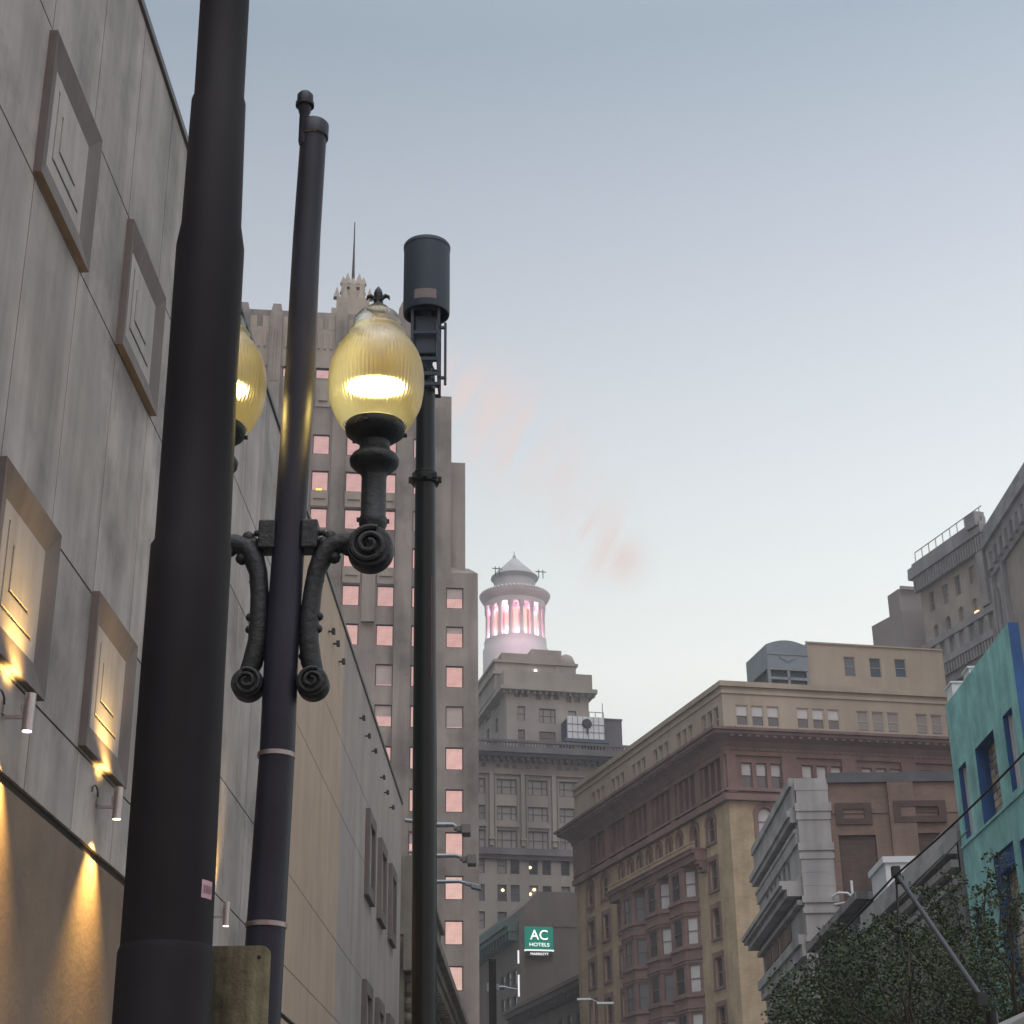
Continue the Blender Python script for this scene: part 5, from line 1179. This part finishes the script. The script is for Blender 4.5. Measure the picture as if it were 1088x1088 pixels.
    mb = MB(); mb.lathe([(r_*kg, Z(y)) for r_, y in ((22, 351.5), (24.5, 349), (25.8, 345), (25, 340), (21.5, 335.5), (15, 331.5), (10, 329.5), (8.5, 326))], 120, (cx_, 0), 40, .012, caps=False); lid = mb.build('glass_lid', None, t, True); lid.data.materials.append(bpy.data.materials.get('lid_glass') or bpy.data.materials.new('lid_glass'))
    # fleur-de-lis finial
    mb = MB(); zf = lambda y: Z(y); mb.lathe([(r_*kg, zf(y)) for r_, y in ((13, 329), (10, 326.5), (6, 325), (4.5, 322), (5, 320), (3.5, 318.5), (4.2, 316), (5, 312.5), (3.6, 308.5), (.5, 304.5))], 18, (cx_, 0))
    for s2 in (1, -1): mb.tube([(cx_+s2*r_*kg, 0, zf(y)) for r_, y in ((2, 321), (5, 316.5), (8, 314.5), (11, 315.5), (12.5, 319))], [v*kg for v in (1.6, 2.4, 2.6, 2.0, .5)], 8)
    mb.box(cx_-5*kg, cx_+5*kg, -5*kg, 5*kg, zf(320.5), zf(319)); mb.build('finial', m_iron, t, True)
    # lamp: socket, bulb, the light itself
    mb = MB(); mb.lathe([(6.5*kg, Z(452)), (6.5*kg, Z(441)), (4.5*kg, Z(439))], 16, (cx_, 0)); mb.build('socket', m_iron, t, True)
    mb = MB(); zb_ = Z(411); mb.T = lambda x, y, z: (cx_+x*2.0, y*1.5, zb_+z*.34)
    rb = .052; mb.lathe([(rb*math.sin(math.pi*k/10)+.0005, -rb*math.cos(math.pi*k/10)) for k in range(11)], 24); mb.build('bulb', emit('bulb_glow', (1, .82, .38), 60), t, True)
    ld = bpy.data.lights.new('globe_light', 'POINT'); ld.energy = 16; ld.color = (1, .77, .26); ld.shadow_soft_size = .03
    lo = bpy.data.objects.new('globe_light', ld); col.objects.link(lo); lo.parent = t; lo.location = (cx_, 0, Z(411))
def lampglass(name, tint, trans, tl, rough):
    m = bpy.data.materials.get(name); m.use_nodes = True; n = m.node_tree.nodes; l = m.node_tree.links; n.clear()
    o_ = n.new('ShaderNodeOutputMaterial'); tr = n.new('ShaderNodeBsdfTransparent'); tr.inputs[0].default_value = (*tint, 1)
    t1 = n.new('ShaderNodeBsdfTranslucent'); t1.inputs[0].default_value = (*tl, 1)
    rf = n.new('ShaderNodeBsdfRefraction'); rf.inputs['IOR'].default_value = 1.12; rf.inputs['Roughness'].default_value = rough; rf.inputs[0].default_value = (*tint, 1)
    gs = n.new('ShaderNodeBsdfGlossy'); gs.inputs['Roughness'].default_value = .18; gs.inputs[0].default_value = (.8, .8, .8, 1)
    co = n.new('ShaderNodeTexCoord'); mp_ = n.new('ShaderNodeMapping'); mp_.inputs['Scale'].default_value = (40, 40, 5); l.new(co.outputs['Object'], mp_.inputs[0])
    nz_ = n.new('ShaderNodeTexNoise'); nz_.inputs['Scale'].default_value = 1.6; nz_.inputs['Detail'].default_value = 4; l.new(mp_.outputs[0], nz_.inputs[0])
    bp = n.new('ShaderNodeBump'); bp.inputs['Strength'].default_value = .5; bp.inputs['Distance'].default_value = .01; l.new(nz_.outputs[0], bp.inputs['Height'])
    for q in (gs, rf): l.new(bp.outputs[0], q.inputs['Normal'])
    def mix(f, a, b_):
        x = n.new('ShaderNodeMixShader'); x.inputs[0].default_value = f; l.new(a, x.inputs[1]); l.new(b_, x.inputs[2]); return x.outputs[0]
    lw = n.new('ShaderNodeLayerWeight'); lw.inputs[0].default_value = .25
    x = mix(trans, t1.outputs[0], tr.outputs[0]); x = mix(.84, x, rf.outputs[0]); y = n.new('ShaderNodeMixShader'); 
    md = n.new('ShaderNodeMath'); md.operation = 'MULTIPLY'; md.inputs[1].default_value = .5; l.new(lw.outputs['Facing'], md.inputs[0]); l.new(md.outputs[0], y.inputs[0]); l.new(x, y.inputs[1]); l.new(gs.outputs[0], y.inputs[2])
    l.new(y.outputs[0], o_.inputs[0])
lampglass('lamp_glass', (1, .90, .58), .84, (.9, .74, .36), .52)
lampglass('lid_glass', (.92, .92, .9), .85, (.5, .5, .48), .2)

# ------------------------------------------------------------------ tall dark green pole with cylinder antenna
YC = 22
bc = Vector((A(450.6, 1088, YC).x, YC, 0)); t = thing('antenna_pole', 'slim dark green pole topped by a black cylindrical cell antenna', 'antenna pole', bc)
rows = [(450.6, 1088, 27.5), (451.2, 800, 25.6), (451.6, 600, 23), (452, 505, 21.5), (452.5, 400, 19.5)]
pc_ = pole_pts(rows, YC)
mb = MB(); mb.tube([Vector((0, 0, 0))]+[p-bc for p, _ in pc_], [pc_[0][1]*1.1]+[r_ for _, r_ in pc_], 32); mb.build('pole_shaft', m_green, t, True)
pr_ = A(451.8, 506, YC); rr_ = pc_[3][1]
mb = MB(); c2 = (pr_.x-bc.x, 0); mb.lathe([(rr_*1.0, pr_.z-.14), (rr_*1.36, pr_.z-.12), (rr_*1.36, pr_.z-.02), (rr_*1.15, pr_.z), (rr_*1.15, pr_.z+.05), (rr_, pr_.z+.07)], 32, c2)
for k in range(8): a = 2*math.pi*k/8; mb.box(c2[0]+rr_*1.42*math.cos(a)-.03, c2[0]+rr_*1.42*math.cos(a)+.03, rr_*1.42*math.sin(a)-.03, rr_*1.42*math.sin(a)+.03, pr_.z-.1, pr_.z-.02)
mb.build('flange', m_green, t)
an0, an1 = A(453, 335, YC), A(453, 266, YC); ra = 24.8/FPX*depth_of(an0)
cxa = an0.x-bc.x
mb = MB(); mb.lathe([(ra*.55, an0.z+.16), (ra*.82, an0.z+.06), (ra*.9, an0.z), (ra*.98, an0.z), (ra, an0.z+.04), (ra, an1.z-.0), (ra*1.02, an1.z), (ra*1.02, an1.z+.05), (ra*.98, an1.z+.07), (.05, an1.z+.12)], 48, (cxa, 0)); an = mb.build('antenna_shell', m_ant, t, True)
pz_ = A(453, 322, YC).z; mb = MB()
for k in range(10):
    g0, g1 = -math.pi/2-.48+.96*k/10, -math.pi/2-.48+.96*(k+1)/10; q = lambda g_, z_: (cxa+(ra+.006)*math.cos(g_), (ra+.006)*math.sin(g_), z_); mb.quad(q(g0, pz_-.11), q(g1, pz_-.11), q(g1, pz_+.05), q(g0, pz_+.05))
mb.build('label_plate', M('pinkish_label', (.20, .165, .17), .7, .1), an)
mb = MB(); zt_ = an0.z+.1; zb_ = A(453, 416, YC).z; h_ = zt_-zb_; hw = ra*.56
for x in (-hw, hw):
    for y in (-hw, hw): mb.box(cxa+x-.02, cxa+x+.02, y-.02, y+.02, zb_, zt_)
for f in (0, .12, .3, .62, .92): 
    z0_ = zb_+h_*f
    for y in (-hw, hw): mb.box(cxa-hw+.02, cxa+hw-.02, y-.015, y+.015, z0_, z0_+.05)
    for x in (-hw, hw): mb.box(cxa+x-.015, cxa+x+.015, -hw+.02, hw-.02, z0_, z0_+.05)
for i in range(8):
    a_, b_ = rnd.uniform(-hw, hw), rnd.uniform(-hw, hw); mb.tube([(cxa+a_, -hw*.8, zb_+h_*.05), (cxa+(a_+b_)/2+.1, -hw*.5, zb_+h_*.2), (cxa+b_, -hw*.6, zb_+h_*.36)], .014, 6)
mb.tube([(cxa, 0, zb_-.4), (cxa, 0, zt_)], .09, 12)
mb.tube([(cxa+hw+.1, -hw, zb_), (cxa+hw+.1, -hw, zt_-.35)], .02, 6); mb.box(cxa+hw, cxa+hw+.12, -hw-.02, -hw+.02, zb_+.1, zb_+.14); mb.box(cxa+hw, cxa+hw+.12, -hw-.02, -hw+.02, zt_-.45, zt_-.41)
mb.build('equipment_cage', m_ant, t)
mb = MB(); mb.box(cxa-hw*.8, cxa+hw*.82, -hw*.75, hw*.7, zb_+h_*.40, zb_+h_*.86); mb.box(cxa-hw*.5, cxa+hw*.4, -hw*.9, hw*.5, zb_+h_*.12, zb_+h_*.18); mb.build('radio_box', m_ant, t, bevel=.02)
mb = MB(); q = A(463.5, 500, YC)
r0 = pc_[2][1]; mb.tube([(A(459, 615, YC).x-bc.x, -r0*.8, A(459, 615, YC).z), (A(459, 722, YC).x-bc.x, -r0*.84, A(459, 722, YC).z)], .006, 6); mb.build('cable_or_reflection', M('red_reflection', (.25, .02, .05), .4, .1), t)  # thin red tube standing in for a reflection along the shaft

# ------------------------------------------------------------------ cobra-head street lamps down the street
def cobra(hx, hy, Y, lx, label, flat):
    xb = A(452, 1000, Y).x; head = A(hx, hy, Y)
    o = thing('street_lamp', label, 'street lamp', (xb, Y, 0), 0, 'cobra-head lamps beyond the antenna pole')
    k = Y/FPX*1.05; z = head.z
    mb = MB(); mb.tube([(0, 0, 0), (0, 0, z+.1)], [.12, .075], 12); mb.build('lamp_pole', m_metal, o, True)
    mb = MB(); xl = A(lx, hy, Y).x-xb; mb.tube([(xl, 0, z+.25), (xl*.3, 0, z+.2), (0, 0, z+.12), ((head.x-xb)*.6, 0, z+.12), (head.x-xb-14*k, 0, z+.05)], [.05, .06, .07, .06, .055], 10); mb.build('lamp_arm', m_metal, o, True)
    mb = MB(); x1 = head.x-xb
    if flat: mb.T = lambda x, y, zz: (x1+x, y, z+zz-.25*(x+10*k)); mb.box(-10*k, 0, -.17, .17, -.12, .05); mb.box(-16*k, -10*k, -.1, .1, -.06, .05)
    else: mb.T = lambda x, y, zz: (x1+x, y, z+zz); mb.box(-9*k, 0, -.25, .25, -6*k, 4*k); mb.box(-14*k, -9*k, -.12, .12, -3*k, 3*k); mb.box(-17*k, -13*k, -.08, .08, -1*k, 3*k)
    mb.build('lamp_head', m_metal if flat else M('grey_lamp_head', (.16, .155, .155), .6, .1), o, bevel=.02)
cobra(500, 881, 42, 430, 'street lamp with a boxy grey head, topmost of three arms right of the antenna pole', False)
cobra(506, 913, 50, 434, 'street lamp with a boxy grey head, middle of three arms right of the antenna pole', False)
cobra(511, 940, 58, 440, 'street lamp with a slim drooping head, lowest of three arms right of the antenna pole', True)

# dark mast with cross arms in front of the hotel
YM = 72; mbx = A(523.5, 1050, YM); t = thing('dark_mast', 'dark square traffic mast standing in front of the hotel side wall', 'mast', (mbx.x, YM, 0))
mw = 3.9/FPX*depth_of(mbx); zt_ = A(523.5, 1021, YM).z
mb = MB(); mb.box(-mw, mw, -mw, mw, 0, zt_); mb.box(-mw*1.1, mw*1.1, -mw*1.1, mw*1.1, zt_, zt_+.08); mb.build('mast_shaft', m_green, t, bevel=.02)
zq = A(523.5, 1049, YM).z; xe = A(549, 1051, YM).x-mbx.x
mb = MB(); mb.box(-mw*1.6, -mw, -.12, .12, zq-.18, zq+.18); mb.build('signal_bracket', m_metal, t); mb = MB(); mb.box(mw, mw*1.7, -.12, .12, zq-.12, zq+.12); mb.tube([(mw*1.7, 0, zq), (mw*2.6, 0, zq+.02), (xe, 0, zq-.1)], [.06, .045, .03], 8); mb.build('cross_arm', m_metal, t)

YT = 100; tb = A(631, 1070, YT); t = thing('twin_arm_lamp', 'thin street lamp with two slim white heads below the bay windows', 'street lamp', (tb.x, YT, 0))
zq = A(631, 1063, YT).z; mb = MB(); mb.tube([(0, 0, 0), (0, 0, zq)], [.14, .08], 10); mb.build('lamp_pole', m_terrad, t, True)
for x0, x1, y0 in ((613, 628, 1061.5), (634, 652, 1066)):
    mb = MB(); a, c = A(x0, y0, YT).x-tb.x, A(x1, y0, YT).x-tb.x; z0_ = A(631, y0, YT).z
    mb.box(a, c, -.15, .15, z0_-.06, z0_+.05); mb.build('lamp_head', m_whitep, t)
mb = MB(); mb.tube([(A(627, 1062, YT).x-tb.x, 0, A(627, 1062, YT).z), (0, 0, zq), (A(635, 1065, YT).x-tb.x, 0, A(635, 1065, YT).z)], .05, 8); mb.build('lamp_arm', m_metal, t)

# ------------------------------------------------------------------ trolley bracket and wires on the right
YB = 24
hub, foot = A(952, 928, YB), A(1040, 1056, YB-1)
px_p = A(1053, 1075, YB-1)
t = thing('bracket_arm', 'slanting grey trolley-wire arm rising out of the tree top', 'bracket arm', (px_p.x, px_p.y, 0))
Lc = lambda v: Vector(v)-Vector((px_p.x, px_p.y, 0))
mb = MB(); mb.tube([Lc(foot), Lc(foot.lerp(hub, .5)), Lc(hub)], [.038, .036, .034], 12); mb.build('arm_tube', M('dull_grey_paint', (.075, .085, .095), .6, .2, 2), t, True)
mb = MB(); mb.tube([(0, 0, 0), (0, 0, px_p.z)], [.1, .08], 16); mb.build('support_pole', m_green, t, True)
mb = MB(); h_ = Lc(hub); mb.box(h_.x-.06, h_.x+.06, h_.y-.06, h_.y+.06, h_.z-.06, h_.z+.1); mb.box(h_.x-.02, h_.x+.1, h_.y-.04, h_.y+.04, h_.z-.15, h_.z-.04); mb.build('clamp', m_iron, t, bevel=.01); mb = MB(); f_ = Lc(foot); mb.box(f_.x-.03, f_.x+.09, f_.y-.05, f_.y+.05, f_.z-.16, f_.z+.02); mb.tube([(f_.x, f_.y, f_.z+.0), (f_.x+.05, f_.y, f_.z+.07), (f_.x+.14, f_.y, f_.z+.06), (f_.x+.17, f_.y, f_.z-.04), (f_.x+.12, f_.y, f_.z-.16)], .016, 8); mb.build('clamp', m_iron, t, bevel=.01)
mb = MB(); e1 = Lc(A(955, 990, YB)); mb.tube([h_, h_.lerp(e1, .5), e1], .016, 6); mb.lathe([(.02, e1.z-.02), (.055, e1.z), (.055, e1.z+.06), (.02, e1.z+.09)], 12, (e1.x, e1.y))
mb.tube([e1, (e1.x+.02, e1.y, e1.z-.35)], .02, 6); mb.build('hanger', m_iron, t)
mb = MB(); w0, w1 = A(1110, 777, YB-4), A(948, 933, YB); w2 = A(895, 990, YB+2)
def sag(a, c, n_=10, d=.06): return [a.lerp(c, k/n_)-Vector((0, 0, d*math.sin(math.pi*k/n_))) for k in range(n_+1)]
mb.tube(sag(w0, w1)+sag(w1, w2, 4, .0)[1:], .015, 6); tag(mb.build('trolley_wire', m_iron), 'black overhead wire crossing the teal wall down to the bracket arm', 'wire')
mb = MB(); mb.tube(sag(A(1030, 880, YB+12), A(952, 960, YB+12), 8, .05), .018, 6); tag(mb.build('thin_wire', m_iron), 'thin wire running along the grey townhouse cornice', 'wire')

# shelter roof edge in the corner
YK = 12; q0 = A(1088, 1076, YK); mb = MB(); mb.add([tuple(A(1056, 1096, YK)), tuple(A(1130, 1056, YK)), tuple(A(1130, 1090, YK)), tuple(A(1060, 1120, YK))]+[tuple(A(1056, 1096, YK)+Vector((0, 1.6, 0))), tuple(A(1130, 1056, YK)+Vector((0, 1.6, 0))), tuple(A(1130, 1090, YK)+Vector((0, 1.6, 0))), tuple(A(1060, 1120, YK)+Vector((0, 1.6, 0)))], [(0, 1, 2, 3), (7, 6, 5, 4), (0, 4, 5, 1), (1, 5, 6, 2), (2, 6, 7, 3), (3, 7, 4, 0)])
pk = A(1125, 1088, YK); mb.tube([(pk.x, YK+.8, 0), (pk.x, YK+.8, pk.z)], .06, 10)
tag(mb.build('shelter_roof', M('shelter_grey', (.22, .215, .21), .7, .1), bevel=.01), 'pale grey shelter roof edge in the bottom right corner', 'shelter')

# ------------------------------------------------------------------ added to lift the far shadows: thin haze over the whole street
hz_ = MB(); hz_.box(-1000, 1000, -400, 1600, -1.5, 112); ho = hz_.build('shadow_lift_haze', None); tag(ho, kind='stuff')
hm = bpy.data.materials.new('shadow_lift_haze'); hm.use_nodes = True; hn = hm.node_tree; hn.nodes.remove(hn.nodes['Principled BSDF'])
pv_ = hn.nodes.new('ShaderNodeVolumePrincipled'); pv_.inputs['Color'].default_value = (.93, .95, 1, 1); pv_.inputs['Density'].default_value = .00055
hn.links.new(pv_.outputs[0], hn.nodes['Material Output'].inputs['Volume']); ho.data.materials.append(hm)

# ------------------------------------------------------------------ street tree
t = thing('street_tree', 'dark leafy street tree in front of the grey townhouse and teal building', 'tree', (8.0, 30, 0))
tr = random.Random(11)
mb = MB(); mb.tube([(0, 0, 0), (.05, 0, 1.2), (-.05, .1, 2.4), (.05, .1, 3.4)], [.26, .2, .18, .16], 14)
tips = []
def limb(p, d, ln, r_, lvl):
    p = Vector(p); pts = [p.copy()]; n_ = 5
    for k in range(n_):
        d = (d+Vector((tr.uniform(-.18, .18), tr.uniform(-.18, .18), tr.uniform(-.05, .14)))).normalized(); p = p+d*ln/n_; pts.append(p.copy())
        if lvl < 3 and k >= 1:
            for _ in range(2 if lvl < 2 else 1):
                s_ = (d+Vector((tr.uniform(-.9, .9), tr.uniform(-.9, .9), tr.uniform(-.4, .7)))).normalized(); limb(p, s_, ln*tr.uniform(.45, .65), r_*.5, lvl+1)
        tips.append((p.copy(), lvl))
    mb.tube(pts, [r_*(1-.75*k/n_) for k in range(n_+1)], 6 if lvl > 1 else 9)
for k in range(8):
    a = 2*math.pi*k/8+tr.uniform(-.2, .2); limb((0, .1, 2.6+.1*k), Vector((math.cos(a), math.sin(a), .62)), 2.6, .085, 1)
limb((.05, .1, 3.3), Vector((.1, 0, 1)), 2.2, .09, 1)
mb.build('trunk', m_bark, t, True)
# crown: leaf blades scattered through many clumps of differing density
lf = MB()
clumps = []
def addc(px, py, dy, r_, dens): c = A(px, py, 30+dy); clumps.append((Vector((c.x-8.0, dy, c.z)), r_, dens))
for px, py, r_ in ((838, 1066, .55), (822, 1084, .45), (858, 1044, .6), (880, 1030, .65), (905, 1018, .7), (930, 1022, .75), (960, 1010, .75), (985, 1018, .8), (1015, 1020, .8), (1045, 1018, .7), (1070, 1028, .7), (895, 1060, .9), (940, 1060, 1.0), (985, 1062, 1.0), (1030, 1062, 1.0), (1075, 1066, .9), (870, 1085, .8), (915, 1095, .9), (960, 1100, .9), (1010, 1100, .9), (1060, 1100, .9), (905, 998, .35), (925, 992, .3), (890, 1004, .3), (980, 990, .3), (1004, 990, .35), (1040, 992, .35)):
    for k in range(3): addc(px+tr.uniform(-14, 14), py+tr.uniform(-8, 12), tr.uniform(-1.8, 2.2), r_*tr.uniform(.55, .95), 330)
for _ in range(24): # inner and lower crown
    a = tr.uniform(0, 6.28); r_ = tr.uniform(.2, 2.6); clumps.append((Vector((r_*math.cos(a), r_*math.sin(a), tr.uniform(2.7, 4.6))), tr.uniform(.6, 1.0), 220))
# loose sprays reaching up in front of the townhouse
twigs = [((1062, 1000), (1064, 950), (1060, 905)), ((1010, 1000), (996, 965), (985, 938)), ((1025, 1000), (1014, 960), (1010, 925)), ((1045, 1000), (1046, 960), (1050, 925)), ((960, 1000), (950, 985), (940, 968)), ((1075, 1000), (1078, 970), (1084, 940))]
for tg in twigs:
    tw = MB()
    dy = tr.uniform(-.6, .8); pts = [A(x, y, 30+dy)-Vector((8.0, 30, 0)) for x, y in tg]
    tw.tube(pts, [.022, .015, .006], 5); tw.build('twig', m_bark, t)
    for i in range(26):
        f = tr.random()*1.9; p = pts[int(f)].lerp(pts[int(f)+1], f-int(f)) if f < 2 else pts[2]
        clumps.append((p+Vector((tr.uniform(-.22, .22), tr.uniform(-.2, .2), tr.uniform(-.15, .15))), .11, 9))
for c, r_, dens in clumps:
    for _ in range(int(dens*r_*r_*3.0) if dens > 50 else dens*2):
        while True:
            v = Vector((tr.uniform(-1, 1), tr.uniform(-1, 1), tr.uniform(-.8, .8)))
            if v.length < 1: break
        p = c+v*r_; d = Vector((tr.gauss(0, 1), tr.gauss(0, 1), tr.gauss(-.2, .6))).normalized(); s_ = d.cross(Vector((tr.gauss(0, 1), tr.gauss(0, 1), tr.gauss(0, 1)))).normalized(); ln = tr.uniform(.04, .085); wd = ln*.34
        lf.add([p, p+d*ln*.5+s_*wd, p+d*ln, p+d*ln*.5-s_*wd], [(0, 1, 2, 3)])
m_leaf = M('leaf', (.048, .068, .030), .6, .25, .8, bump=0, island=.35, spec=.2)
me = bpy.data.meshes.new('crown'); me.from_pydata([tuple(v) for v in lf.v], [], lf.f); me.materials.append(m_leaf)
o = bpy.data.objects.new('crown', me); col.objects.link(o); o.parent = t
